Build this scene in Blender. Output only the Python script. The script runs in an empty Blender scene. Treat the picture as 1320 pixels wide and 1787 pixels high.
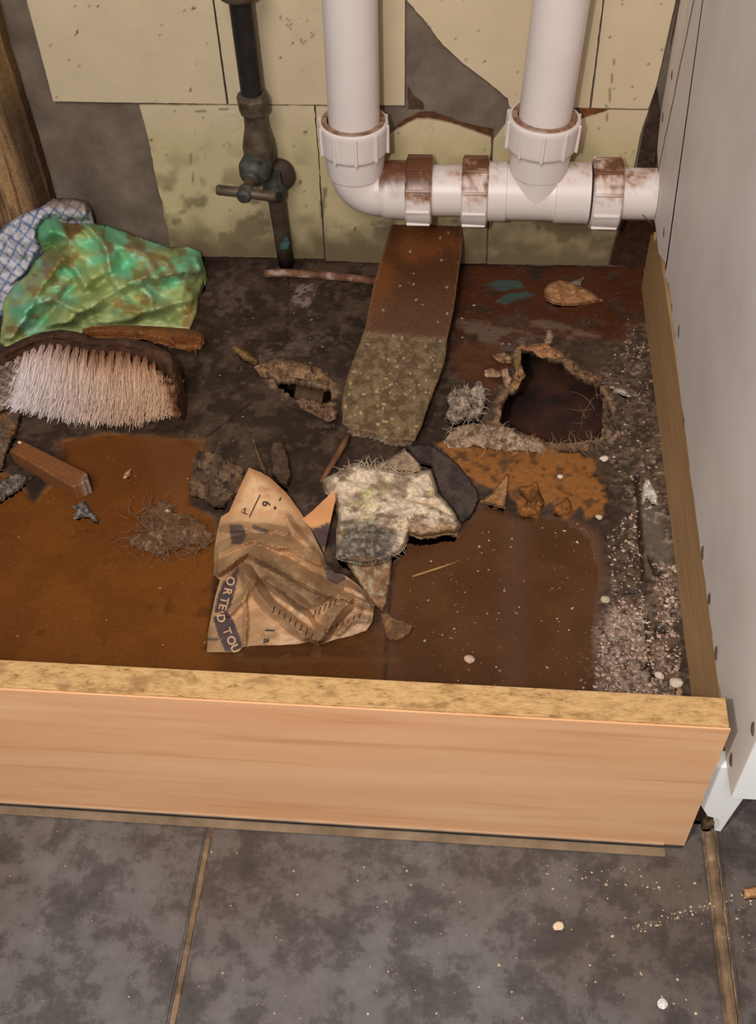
import bpy, bmesh, math, random
import numpy as np
from mathutils import Vector, Matrix
from mathutils.geometry import delaunay_2d_cdt

random.seed(7)
SC = bpy.context.scene
COL = SC.collection

# ------------------------------------------------------------------ camera
FPX, PITCH, YAW, ROLL = 1917.77, .84470755, .1207939, -.0500937
def _axes():
    cy, sy, cp, sp = math.cos(YAW), math.sin(YAW), math.cos(PITCH), math.sin(PITCH)
    f = np.array([-sy*cp, cy*cp, -sp]); r = np.array([cy, sy, 0.0]); u = np.cross(r, f)
    cr, sr = math.cos(ROLL), math.sin(ROLL)
    return cr*r+sr*u, -sr*r+cr*u, f
AR, AU, AF = _axes()
CAM = np.array([0, -.88920, .63942])
cam = bpy.data.cameras.new('camera'); cam_o = bpy.data.objects.new('camera', cam); COL.objects.link(cam_o)
cam.sensor_fit = 'HORIZONTAL'; cam.sensor_width = 36; cam.lens = FPX/1320*36; cam.clip_start = .02
M = Matrix(((AR[0], AU[0], -AF[0], CAM[0]), (AR[1], AU[1], -AF[1], CAM[1]), (AR[2], AU[2], -AF[2], CAM[2]), (0, 0, 0, 1)))
cam_o.matrix_world = M
SC.camera = cam_o

# ------------------------------------------------------------------ light and exposure
SC.view_settings.view_transform = 'Standard'; SC.view_settings.look = 'None'
SC.view_settings.gamma = 1; SC.view_settings.exposure = 0.0
w = bpy.data.worlds.new('room_air'); SC.world = w; w.use_nodes = True
w.node_tree.nodes['Background'].inputs[0].default_value = (.95, .93, 1, 1)
w.node_tree.nodes['Background'].inputs[1].default_value = .16
def light(name, kind, loc, target, power, size, col):
    l = bpy.data.lights.new(name, kind); o = bpy.data.objects.new(name, l); COL.objects.link(o)
    l.energy = power; l.color = col; o.location = loc
    if kind == 'AREA': l.shape = 'DISK'; l.size = size
    else: l.shadow_soft_size = size
    o.rotation_euler = (Vector(target)-Vector(loc)).to_track_quat('-Z', 'Y').to_euler()
    return o
light('phone_flash', 'POINT', (-.085, -.90, .66), (0, -.2, 0), 12.3, .012, (1, .955, .905))
light('ambient_fill_light', 'AREA', (-.3, -1.7, 1.75), (0, -.4, 0), 26, .9, (1, .955, .91))  # unseen broad lamp, added for ambient light from above and in front

# ------------------------------------------------------------------ helpers
def ray(px, py):
    px = np.asarray(px, float); py = np.asarray(py, float)
    return ((px-660)/FPX)[..., None]*AR-((py-893.5)/FPX)[..., None]*AU+AF
def atZ(px, py, z=0.0):
    d = ray(px, py); return CAM+d*((np.asarray(z)-CAM[2])/d[..., 2])[..., None]
def atY(px, py, y=0.0):
    d = ray(px, py); return CAM+d*((y-CAM[1])/d[..., 1])[..., None]
def atX(px, py, x=0.15):
    d = ray(px, py); return CAM+d*((x-CAM[0])/d[..., 0])[..., None]
def V3(a): return Vector((float(a[0]), float(a[1]), float(a[2])))

def S(r, g, b):
    f = lambda c: (c/255/12.92) if c/255 <= .04045 else ((c/255+.055)/1.055)**2.4
    return np.array([f(r), f(g), f(b)])
def _h(ix, iy, seed):
    n = (ix.astype(np.int64)*374761393+iy.astype(np.int64)*668265263+seed*982451653) & 0x7fffffff
    n = ((n ^ (n >> 13))*1274126177) & 0x7fffffff
    return ((n ^ (n >> 16)) & 0xffff)/65535.0
def vnoise(x, y, seed=0):
    x = np.asarray(x, float); y = np.asarray(y, float)
    ix = np.floor(x); iy = np.floor(y); fx = x-ix; fy = y-iy
    fx = fx*fx*(3-2*fx); fy = fy*fy*(3-2*fy)
    a = _h(ix, iy, seed); b = _h(ix+1, iy, seed); c = _h(ix, iy+1, seed); d = _h(ix+1, iy+1, seed)
    return (a*(1-fx)+b*fx)*(1-fy)+(c*(1-fx)+d*fx)*fy
def fbm(x, y, seed=0, o=4):
    t = 0; a = .5; s = 0
    for i in range(o):
        t = t+a*vnoise(np.asarray(x)*2**i, np.asarray(y)*2**i, seed+i*17); s += a; a *= .55
    return t/s
def sstep(a, b, x): t = np.clip((x-a)/(b-a), 0, 1); return t*t*(3-2*t)
def mix(c1, c2, t): t = np.asarray(t)[..., None]; return c1*(1-t)+c2*t
def polydist(px, py, poly):
    """signed distance, positive inside"""
    P = np.asarray(poly, float); px = np.asarray(px, float); py = np.asarray(py, float)
    dm = np.full(px.shape, 1e9); ins = np.zeros(px.shape, bool)
    for i in range(len(P)):
        a = P[i]; b = P[(i+1) % len(P)]; e = b-a; L = max(e@e, 1e-12)
        t = np.clip(((px-a[0])*e[0]+(py-a[1])*e[1])/L, 0, 1)
        dm = np.minimum(dm, np.hypot(px-a[0]-t*e[0], py-a[1]-t*e[1]))
        if a[1] != b[1]:
            c = ((a[1] > py) != (b[1] > py)) & (px < (b[0]-a[0])*(py-a[1])/(b[1]-a[1])+a[0]); ins ^= c
    return np.where(ins, dm, -dm)
def densify(poly, step, jit=0, seed=0):
    out = []; n = len(poly); k = 0
    for i in range(n):
        a = np.array(poly[i], float); b = np.array(poly[(i+1) % n], float); L = np.hypot(*(b-a)); m = max(1, int(L/step))
        nrm = np.array([-(b-a)[1], (b-a)[0]])/max(L, 1e-9)
        for j in range(m):
            p = a+(b-a)*j/m
            if jit:
                p = p+nrm*jit*(fbm(np.array([p[0]*.09]), np.array([p[1]*.09]), seed, 4)[0]-.5)*3.2
            out.append(p); k += 1
    return np.array(out)

def tag(o, label=None, cat=None, group=None, kind=None):
    if label: o['label'] = label
    if cat: o['category'] = cat
    if group: o['group'] = group
    if kind: o['kind'] = kind
    return o
def empty(name, loc, label, cat, group=None):
    o = bpy.data.objects.new(name, None); COL.objects.link(o); o.location = loc; o.empty_display_size = .01
    return tag(o, label, cat, group)
def link(name, me, mat, parent=None, smooth=False):
    o = bpy.data.objects.new(name, me); COL.objects.link(o)
    if mat is not None:
        for m in (mat if isinstance(mat, (list, tuple)) else [mat]): me.materials.append(m)
    if parent is not None:
        o.parent = parent; o.matrix_parent_inverse = Matrix.Translation(-Vector(parent.location))
    if smooth:
        me.polygons.foreach_set('use_smooth', [True]*len(me.polygons))
    return o
def mesh_obj(name, vs, fs, mat, parent=None, cols=None, smooth=False):
    me = bpy.data.meshes.new(name); me.from_pydata([tuple(map(float, v)) for v in vs], [], [tuple(f) for f in fs]); me.update()
    if cols is not None:
        at = me.color_attributes.new('Col', 'FLOAT_COLOR', 'POINT')
        c = np.ones((len(vs), 4)); c[:, :3] = np.clip(cols, 0, 1); at.data.foreach_set('color', c.ravel())
    return link(name, me, mat, parent, smooth)
def bm_obj(name, bm, mat, parent=None, smooth=False, bevel=0):
    if bevel:
        bmesh.ops.bevel(bm, geom=list(bm.edges), offset=bevel, segments=2, affect='EDGES', profile=.7)
    bmesh.ops.recalc_face_normals(bm, faces=bm.faces)
    me = bpy.data.meshes.new(name); bm.to_mesh(me); bm.free()
    return link(name, me, mat, parent, smooth)
def box_bm(x0, x1, y0, y1, z0, z1, bm=None):
    bm = bm or bmesh.new()
    v = [bm.verts.new((x, y, z)) for x in (x0, x1) for y in (y0, y1) for z in (z0, z1)]
    for f in ((0, 1, 3, 2), (4, 6, 7, 5), (0, 4, 5, 1), (2, 3, 7, 6), (0, 2, 6, 4), (1, 5, 7, 3)):
        bm.faces.new([v[i] for i in f])
    return bm
def frame(d):
    d = Vector(d).normalized(); a = Vector((0, 0, 1)) if abs(d.z) < .9 else Vector((1, 0, 0))
    u = d.cross(a).normalized(); return u, d.cross(u).normalized(), d
def lathe_bm(p0, axis, prof, n=48, bm=None, cap=True, ds=.0016):
    """prof: (along, radius) from p0 along axis"""
    bm = bm or bmesh.new(); u, v, d = frame(axis); p0 = Vector(p0); rings = []
    if ds:
        q = [prof[0]]
        for (s0, r0), (s1, r1) in zip(prof, prof[1:]):
            m = max(1, int(abs(s1-s0)/ds)); q += [(s0+(s1-s0)*k/m, r0+(r1-r0)*k/m) for k in range(1, m+1)]
        prof = q
    for s, r in prof:
        c = p0+d*s
        rings.append([bm.verts.new(c+(u*math.cos(2*math.pi*k/n)+v*math.sin(2*math.pi*k/n))*r) for k in range(n)])
    for a, b in zip(rings, rings[1:]):
        for k in range(n): bm.faces.new((a[k], a[(k+1) % n], b[(k+1) % n], b[k]))
    if cap:
        bm.faces.new(rings[0]); bm.faces.new(rings[-1])
    return bm
def tube_bm(path, rad, n=10, bm=None):
    bm = bm or bmesh.new(); P = [Vector(p) for p in path]; rings = []
    for i, p in enumerate(P):
        d = P[min(i+1, len(P)-1)]-P[max(i-1, 0)]
        u, v, _ = frame(d); r = rad[i] if isinstance(rad, (list, tuple)) else rad
        rings.append([bm.verts.new(p+(u*math.cos(2*math.pi*k/n)+v*math.sin(2*math.pi*k/n))*r) for k in range(n)])
    for a, b in zip(rings, rings[1:]):
        for k in range(n): bm.faces.new((a[k], a[(k+1) % n], b[(k+1) % n], b[k]))
    bm.faces.new(rings[0]); bm.faces.new(rings[-1])
    return bm
def paint(o, fn):
    """vertex colours from world position and normal"""
    me = o.data; n = len(me.vertices); co = np.empty(n*3); me.vertices.foreach_get('co', co); co = co.reshape(-1, 3)
    no = np.empty(n*3); me.vertices.foreach_get('normal', no); no = no.reshape(-1, 3)
    c = np.ones((n, 4)); c[:, :3] = np.clip(fn(co, no), 0, 1)
    at = me.color_attributes.new('Col', 'FLOAT_COLOR', 'POINT'); at.data.foreach_set('color', c.ravel())

# ------------------------------------------------------------------ materials
def new_mat(name):
    m = bpy.data.materials.new(name); m.use_nodes = True; nt = m.node_tree; nt.nodes.clear()
    out = nt.nodes.new('ShaderNodeOutputMaterial'); b = nt.nodes.new('ShaderNodeBsdfPrincipled')
    nt.links.new(b.outputs[0], out.inputs[0]); return m, nt, b
def ramp(nt, fac, stops):
    r = nt.nodes.new('ShaderNodeValToRGB'); e = r.color_ramp.elements
    while len(e) < len(stops): e.new(.5)
    for k, (p, c) in enumerate(stops): e[k].position = p; e[k].color = (*c, 1)
    nt.links.new(fac, r.inputs[0]); return r.outputs[0]
def noise(nt, scale, stretch=(1, 1, 1), detail=5, rough=.6, dist=0):
    tc = nt.nodes.new('ShaderNodeTexCoord'); mp = nt.nodes.new('ShaderNodeMapping'); mp.inputs['Scale'].default_value = stretch
    n = nt.nodes.new('ShaderNodeTexNoise'); n.inputs['Scale'].default_value = scale; n.inputs['Detail'].default_value = detail
    n.inputs['Roughness'].default_value = rough; n.inputs['Distortion'].default_value = dist
    nt.links.new(tc.outputs['Object'], mp.inputs[0]); nt.links.new(mp.outputs[0], n.inputs['Vector']); return n.outputs[0]
def mixc(nt, fac, a, b, mode='MIX'):
    m = nt.nodes.new('ShaderNodeMix'); m.data_type = 'RGBA'; m.blend_type = mode
    if isinstance(fac, (int, float)): m.inputs[0].default_value = fac
    else: nt.links.new(fac, m.inputs[0])
    for i, c in ((6, a), (7, b)):
        if hasattr(c, 'links'): nt.links.new(c, m.inputs[i])
        else: m.inputs[i].default_value = (*c, 1)
    return m.outputs[2]
def bump(nt, b, h, strength, dist=.002):
    n = nt.nodes.new('ShaderNodeBump'); n.inputs['Strength'].default_value = strength; n.inputs['Distance'].default_value = dist
    nt.links.new(h, n.inputs['Height']); nt.links.new(n.outputs[0], b.inputs['Normal'])
def vmat(name, rough=.7, nscale=150, lo=.7, hi=1.3, stretch=(1, 1, 1), bmp=.3, spec=.3, coat=0, trans=0):
    m, nt, b = new_mat(name)
    a = nt.nodes.new('ShaderNodeAttribute'); a.attribute_name = 'Col'
    n = noise(nt, nscale, stretch)
    r = ramp(nt, n, [(.3, (lo,)*3), (.7, (hi,)*3)])
    c = mixc(nt, 1.0, a.outputs['Color'], r, 'MULTIPLY')
    nt.links.new(c, b.inputs['Base Color']); b.inputs['Roughness'].default_value = rough
    b.inputs['Specular IOR Level'].default_value = spec; b.inputs['Coat Weight'].default_value = coat; b.inputs['Coat Roughness'].default_value = .15
    if bmp: bump(nt, b, n, bmp)
    if trans:
        t = nt.nodes.new('ShaderNodeBsdfTranslucent'); nt.links.new(c, t.inputs[0]); ms = nt.nodes.new('ShaderNodeMixShader'); ms.inputs[0].default_value = trans
        out = [x for x in nt.nodes if x.type == 'OUTPUT_MATERIAL'][0]
        nt.links.new(b.outputs[0], ms.inputs[1]); nt.links.new(t.outputs[0], ms.inputs[2]); nt.links.new(ms.outputs[0], out.inputs[0])
    return m
def nmat(name, stops, scale=60, stretch=(1, 1, 1), rough=.6, bmp=.2, spec=.4, metal=0, detail=6, dist=0, bdist=.002):
    m, nt, b = new_mat(name); n = noise(nt, scale, stretch, detail, .62, dist)
    nt.links.new(ramp(nt, n, stops), b.inputs['Base Color']); b.inputs['Roughness'].default_value = rough
    b.inputs['Specular IOR Level'].default_value = spec; b.inputs['Metallic'].default_value = metal
    if bmp: bump(nt, b, n, bmp, bdist)
    return m

m_wallc = nmat('bare_render', [(.25, S(84, 70, 60)), (.5, S(110, 95, 83)), (.72, S(130, 114, 99))], 26, (1, 1, 1), .9, .35, .2)
m_tile = vmat('cream_ceramic', .5, 30, .95, 1.05, bmp=.03, spec=.4)
m_floor = vmat('rotten_floor', .6, 420, .86, 1.14, bmp=.22, spec=.3)
m_void = nmat('void_earth', [(.3, S(24, 12, 8)), (.7, S(78, 44, 28))], 40, rough=.95, bmp=.6)
m_grout = nmat('tan_grout', [(.3, S(84, 66, 50)), (.55, S(122, 98, 74)), (.75, S(160, 132, 104))], 70, rough=.9, bmp=.5)
m_white = vmat('white_plastic', .38, 25, .97, 1.03, bmp=.02, spec=.45)
m_rag = vmat('generic_soft', .8, 320, .78, 1.22, bmp=.4, spec=.2)
m_fine = vmat('generic_fine', .75, 700, .72, 1.28, bmp=.35, spec=.25)
m_paper = vmat('damp_paper', .7, 90, .9, 1.08, bmp=.06, spec=.25)
m_bag = vmat('thin_green_film', .38, 60, .9, 1.1, bmp=.08, spec=.45, trans=.12)
m_cloth = vmat('woven_cloth', .9, 600, .9, 1.1, bmp=.2, spec=.1)
m_board = vmat('wet_chipboard', .5, 520, .72, 1.3, bmp=.3, spec=.3)
m_bristle = vmat('bristle_fibre', .6, 80, .92, 1.06, bmp=0, spec=.25)
m_ink = nmat('dark_ink', [(.3, S(58, 46, 44)), (.7, S(72, 58, 54))], 200, rough=.8, bmp=0)
m_print = nmat('pale_print', [(.3, S(200, 158, 118)), (.7, S(214, 172, 132))], 200, rough=.8, bmp=0)
m_panel = nmat('grimy_white_laminate', [(.3, S(216, 205, 197)), (.55, S(228, 218, 211)), (.75, S(234, 225, 219))], 9, rough=.5, bmp=0, spec=.35)
m_edge = nmat('clean_white_edge', [(.3, S(240, 239, 236)), (.7, S(246, 246, 244))], 20, rough=.5, bmp=0)
m_dark = nmat('dark_scuff', [(.3, S(52, 38, 30)), (.7, S(92, 70, 56))], 300, rough=.9, bmp=0)
m_tan = nmat('tan_timber', [(.3, S(174, 136, 92)), (.55, S(186, 147, 102)), (.75, S(196, 157, 112))], 14, (8, 1, 12), .65, .1)

# plinth: wood-effect foil on the face, raw chipboard on the sawn top
m_foil, nt, b = new_mat('beech_foil')
n1 = noise(nt, 5, (1.2, 1, 26), 6, .55, .6); n2 = noise(nt, 2.5, (1, 1, 9), 3, .5, 1.0)
c1 = ramp(nt, n1, [(.28, S(212, 160, 114)), (.42, S(226, 180, 137)), (.75, S(232, 191, 150))])
c2 = ramp(nt, n2, [(.3, S(240, 216, 200)), (.7, S(255, 250, 246))])
nt.links.new(mixc(nt, .8, c1, c2, 'MULTIPLY'), b.inputs['Base Color']); b.inputs['Roughness'].default_value = .36; b.inputs['Specular IOR Level'].default_value = .45
m_chip, nt, b = new_mat('raw_chipboard')
n1 = noise(nt, 330, (.4, 1, 1), 5, .75, .2); n2 = noise(nt, 90, (.5, 1, 1), 3, .6)
c1 = ramp(nt, n1, [(.3, S(96, 68, 42)), (.41, S(170, 130, 80)), (.52, S(188, 148, 96)), (.75, S(204, 166, 112))])
c2 = ramp(nt, n2, [(.32, S(206, 194, 184)), (.44, (1, 1, 1))])
nt.links.new(mixc(nt, .9, c1, c2, 'MULTIPLY'), b.inputs['Base Color']); b.inputs['Roughness'].default_value = .85; bump(nt, b, n1, .5)
# slate floor tile
m_slate, nt, b = new_mat('slate_tile')
n1 = noise(nt, 30, (1, 1, 1), 10, .74, 0); n2 = noise(nt, 5, (1, 1, 1), 4, .5); n3 = noise(nt, 70, (1, 1, 1), 4, .6)
c1 = ramp(nt, n1, [(.32, S(56, 51, 49)), (.47, S(80, 74, 71)), (.52, S(98, 93, 90)), (.70, S(110, 106, 103))])
c2 = ramp(nt, n2, [(.35, S(222, 198, 178)), (.6, S(250, 250, 252))])
c3 = ramp(nt, n3, [(.3, (.8, .8, .8)), (.7, (1.1, 1.1, 1.1))])
nt.links.new(mixc(nt, .8, mixc(nt, .85, c1, c2, 'MULTIPLY'), c3, 'MULTIPLY'), b.inputs['Base Color']); b.inputs['Roughness'].default_value = .5
bump(nt, b, n1, .15)
# rusty brown standing water
m_water = bpy.data.materials.new('rusty_water'); m_water.use_nodes = True; nt = m_water.node_tree; nt.nodes.clear()
out = nt.nodes.new('ShaderNodeOutputMaterial'); tr = nt.nodes.new('ShaderNodeBsdfTransparent'); gl = nt.nodes.new('ShaderNodeBsdfGlossy')
tr.inputs[0].default_value = (.94, .85, .69, 1); gl.inputs['Roughness'].default_value = .10
fr = nt.nodes.new('ShaderNodeFresnel'); fr.inputs[0].default_value = 1.33; ms = nt.nodes.new('ShaderNodeMixShader')
nt.links.new(fr.outputs[0], ms.inputs[0]); nt.links.new(tr.outputs[0], ms.inputs[1]); nt.links.new(gl.outputs[0], ms.inputs[2]); nt.links.new(ms.outputs[0], out.inputs[0])

# ------------------------------------------------------------------ traced sheets and heaps
def heap(name, poly, zfn, mat, colfn, step=5, jit=0, mode='skirt', thick=.001, zbase=0.0, parent=None, seed=0, holes=(), smooth=False, plane=None):
    """a surface with the outline of the photographed thing at its own height above the floor; skirt = solid down to the floor, thin = a sheet with thickness"""
    out = densify(poly, step, jit, seed); n = len(out); pts = [Vector(p) for p in out]; loops = [list(range(n))]
    for h in holes:
        hp = densify(h, step); loops.append(list(range(len(pts), len(pts)+len(hp)))[::-1]); pts += [Vector(p) for p in hp]
    x0, y0 = out.min(0); x1, y1 = out.max(0); rs = np.random.RandomState(seed+3)
    gx, gy = np.meshgrid(np.arange(x0, x1, step), np.arange(y0, y1, step))
    gx = (gx+rs.uniform(-.3, .3, gx.shape)*step).ravel(); gy = (gy+rs.uniform(-.3, .3, gy.shape)*step).ravel()
    k = polydist(gx, gy, out) > step*.55
    for h in holes: k &= polydist(gx, gy, h) < -step*.55
    pts += [Vector((a, c)) for a, c in zip(gx[k], gy[k])]
    edges = [(l[i], l[(i+1) % len(l)]) for l in loops for i in range(len(l))]
    r = delaunay_2d_cdt(pts, edges, [], 0, 1e-5)
    P = np.array([(v.x, v.y) for v in r[0]]); F = [tuple(f) for f in r[2]]
    cen = np.array([P[list(f)].mean(0) for f in F]); inside = polydist(cen[:, 0], cen[:, 1], out) > 0
    for h in holes: inside &= polydist(cen[:, 0], cen[:, 1], h) < 0
    F = [f for f, i in zip(F, inside) if i]
    F = [f if (P[f[1]][0]-P[f[0]][0])*(P[f[2]][1]-P[f[0]][1])-(P[f[1]][1]-P[f[0]][1])*(P[f[2]][0]-P[f[0]][0]) < 0 else f[::-1] for f in F]
    used = sorted({i for f in F for i in f}); mp = {u: i for i, u in enumerate(used)}; P = P[used]; F = [tuple(mp[i] for i in f) for f in F]
    d = np.maximum(polydist(P[:, 0], P[:, 1], out), 0)
    z = zfn(P[:, 0], P[:, 1], d)
    W = atZ(P[:, 0], P[:, 1], z) if plane is None else plane(P[:, 0], P[:, 1], z)
    C = colfn(P[:, 0], P[:, 1], d, z)
    if mode == 'skirt':
        ec = {}
        for f in F:
            for i in range(3):
                e = (f[i], f[(i+1) % 3]); ec[e] = 1
        nb = len(W); B = W.copy(); B[:, 2] = np.minimum(zbase, W[:, 2]-.0005); W = np.vstack([W, B]); C = np.vstack([C, C*.9])
        F += [(b_, a_, a_+nb, b_+nb) for (a_, b_) in ec if (b_, a_) not in ec]
        F += [tuple(i+nb for i in f[::-1]) for f in F if len(f) == 3 and max(f) < nb]
    o = mesh_obj(name, W, F, mat, parent, C, smooth)
    if mode == 'thin':
        s = o.modifiers.new('thickness', 'SOLIDIFY'); s.thickness = thick; s.offset = -1
    return o
def crumple(px, py, seed, lam, amp, n=5):
    rs = np.random.RandomState(seed); t = 0
    wx = px+18*(fbm(px/60, py/60, seed, 2)-.5); wy = py+18*(fbm(px/60, py/60, seed+5, 2)-.5)
    for i in range(n):
        a = rs.uniform(0, math.pi); l = lam*rs.uniform(.6, 1.5); ph = rs.uniform(0, 1)
        s = (wx*math.cos(a)+wy*math.sin(a)*1.3)/l+ph; t = t+np.abs((s-np.floor(s))*2-1)-.5
    return t*amp/n*2
def fold(px, py, pts, h, wa, wb):
    """a crease along a polyline: height falls off over wa on its upper side and wb on its lower side"""
    bd = np.full(np.shape(px), 1e9); sd = np.zeros(np.shape(px))
    for (x0, y0), (x1, y1) in zip(pts, pts[1:]):
        ex, ey = x1-x0, y1-y0; t = np.clip(((px-x0)*ex+(py-y0)*ey)/(ex*ex+ey*ey), 0, 1); d = np.hypot(px-x0-t*ex, py-y0-t*ey)
        cr = ex*(py-y0)-ey*(px-x0); sd = np.where(d < bd, cr, sd); bd = np.minimum(bd, d)
    return h*np.clip(1-bd/np.where(sd > 0, wb, wa), 0, 1)
flat = lambda c: (lambda px, py, d, z: np.tile(c, (len(px), 1)))
def mottled(c1, c2, seed=0, s=14, c3=None):
    def fn(px, py, d, z):
        t = sstep(.35, .65, fbm(px/s, py/s, seed, 4)); c = mix(c1, c2, t)
        if c3 is not None: c = mix(c, c3, sstep(.55, .7, fbm(px/s*1.7, py/s*1.7, seed+40, 4)))
        return c
    return fn
def lumpy(base, amp, s=10, seed=0, edge=6, e0=.0008):
    return lambda px, py, d: e0+(base+amp*(fbm(px/s, py/s, seed, 4)-.5)*2)*np.clip(d/edge, 0, 1)**.6

# ================================================================== SETTING
# back wall: grey render with cream tiles, some broken away
bm = box_bm(-.9, .5, .0, .1, -.12, .9)
wall = tag(bm_obj('wall_back', bm, m_wallc), kind='structure')
tiles = [
    [(-38, -320), (46.5, 0), (93, 177), (395.5, 181.5), (371, 0), (325, -320)],
    [(328, -320), (374, 0), (399.5, 181.5), (706.5, 184), (707, 0), (703, -320)],
    [(706, -320), (711, 2), (733, 26), (752, 49), (764, 68), (781, 85), (803, 106), (830, 126), (860, 150), (886, 172), (890, 187), (1029, 188.5), (1052.5, 0), (1091, -320)],
    [(1094, -320), (1055.5, 0), (1032.5, 188.5), (1132, 190), (1146, 150), (1180, 0), (1238, -320)],
    [(243, 184), (252, 215), (262, 255), (270, 300), (277, 335), (284, 352), (286, 375), (293, 399), (299, 447), (380, 448), (480, 450), (566, 452), (556, 280), (548.5, 185)],
    [(551, 186), (570, 455), (690, 460), (848, 460), (853, 340), (858, 241), (819, 227), (788, 216), (752, 209), (727, 209), (688, 229), (670, 240), (640, 186)],
    [(862, 243), (856, 340), (851, 461), (1061, 463), (1072, 420), (1085, 385), (1107, 291), (1118, 235), (1132, 193), (1060, 192), (1016, 204), (960, 195), (900, 195)],
]
vs, fs, cs = [], [], []
cream, cream2, grime = S(199, 180, 148), S(190, 173, 132), S(92, 74, 52)
def tile_col(W, px, py, low):
    x, z = W[:, 0], W[:, 2]
    c = mix(cream, cream2, sstep(.16, .12, z))
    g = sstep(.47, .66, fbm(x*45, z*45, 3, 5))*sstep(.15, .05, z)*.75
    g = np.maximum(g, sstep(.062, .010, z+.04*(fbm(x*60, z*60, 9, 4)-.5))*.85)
    cr = np.abs(fbm(x*22, z*22, 21, 4)-.5); g = np.maximum(g, sstep(.008, .002, cr)*sstep(.56, .7, fbm(x*14, z*14, 33, 2))*.5*(.15+.85*sstep(.165, .12, z)))
    sp = sstep(.885, .90, fbm(x*330, z*330, 55, 2)); g = np.maximum(g, sp*.7)
    for (sx, sy, rr) in ((135, 55, 2.6), (170, 11, 2.2), (323, 17, 2), (338, 15, 3.5), (363, 75, 2), (332, 157, 3), (266, 244, 3), (489, 101, 2.5), (531, 123, 2), (512, 76, 2), (533, 232, 3), (845, 108, 2.5), (1066, 64, 2.5), (1106, 151, 2.5), (533, 232, 3), (525, 318, 3), (620, 400, 3)):
        g = np.maximum(g, sstep(rr, rr*.5, np.hypot(px-sx, (py-sy)*.7)+1.6*(fbm(px/3, py/3, 8, 2)-.5)))
    # long brown streaks in the glaze
    for (sx, sy, ex, ey, wd) in ((568, 330, 560, 380, 5), (1072, 105, 1060, 210, 2.0), (480, 20, 530, 75, 1.2), (530, 75, 548, 60, 1.2), (500, 30, 510, 45, 1.5), (400, 190, 330, 196, 1.2), (332, 265, 338, 325, 1.5)):
        t = np.clip(((px-sx)*(ex-sx)+(py-sy)*(ey-sy))/((ex-sx)**2+(ey-sy)**2), 0, 1)
        dd = np.hypot(px-sx-t*(ex-sx), py-sy-t*(ey-sy))+3*(fbm(px/7, py/7, 5, 3)-.5)
        g = np.maximum(g, sstep(wd, wd*.4, dd)*.7)
    # rust running from the joint under the broken tile and beside the right-hand riser
    return mix(c, grime, g)
for k, poly in enumerate(tiles):
    jit = .9 if k in (2, 4, 5) else .35
    out = densify(poly, 4, jit, k); step = 3.6
    x0, y0 = out.min(0); x1, y1 = out.max(0)
    gx, gy = np.meshgrid(np.arange(x0, x1, step), np.arange(y0, y1, step)); gx = gx.ravel()+0.; gy = gy.ravel()+0.
    kk = polydist(gx, gy, out) > 2; pts = [Vector(p) for p in out]+[Vector((a, c)) for a, c in zip(gx[kk], gy[kk])]
    n = len(out); r = delaunay_2d_cdt(pts, [(i, (i+1) % n) for i in range(n)], [], 1, 1e-5)
    P = np.array([(v.x, v.y) for v in r[0]]); W = atY(P[:, 0], P[:, 1], -.005); C = tile_col(W, P[:, 0], P[:, 1], k > 3)
    o0 = len(vs); nb = len(W); B = W.copy(); B[:, 1] = -.0002
    F = [tuple(f) for f in r[2]]; ec = {(f[i], f[(i+1) % 3]) for f in F for i in range(3)}
    vs += list(W)+list(B); cs += list(C)+list(np.tile(S(120, 96, 72), (nb, 1)))
    fs += [tuple(i+o0 for i in f) for f in F]+[(b_+o0, a_+o0, a_+o0+nb, b_+o0+nb) for a_, b_ in ec if (b_, a_) not in ec]
tl = mesh_obj('tile_facing', vs, fs, m_tile, wall, np.array(cs)); tl['label'] = 'cream wall tiles, some broken away'
# dark rusty crack in the render above the broken tile
def wall_patch(name, poly, c, seed, parent=wall, y=-.0012):
    return heap(name, poly, lambda px, py, d: 0*px, m_rag, mottled(c, c*.65, seed, 8), 4, 1.2, 'thin', .0008, parent=parent, seed=seed, plane=lambda px, py, z: atY(px, py, y-.0015*fbm(px/9, py/9, seed, 3)))
wall_patch('brown_streak', [(688, 224), (712, 206), (735, 196), (760, 196), (800, 212), (840, 222), (862, 226), (860, 243), (820, 230), (770, 214), (745, 206), (725, 211), (690, 236)], S(92, 58, 36), 4)
wall_patch('brown_streak', [(712, 150), (722, 168), (738, 178), (740, 190), (712, 190)], S(84, 62, 48), 6)
wall_patch('brown_streak', [(1012, 189), (1040, 190), (1062, 192), (1040, 199), (1016, 206)], S(120, 76, 38), 8, y=-.0055)
wall_patch('brown_streak', [(1112, 292), (1121, 240), (1134, 196), (1147, 152), (1152, 190), (1146, 300)], S(66, 50, 40), 10)  # dark brown strip between the last tile and the side panel
wall_patch('brown_streak', [(1064, 462), (1076, 415), (1090, 388), (1146, 388), (1146, 470)], S(70, 42, 26), 12)
wall_patch('brown_streak', [(300, 449), (420, 449), (560, 453), (690, 461), (690, 474), (300, 468)], S(66, 48, 36), 14)

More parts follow.
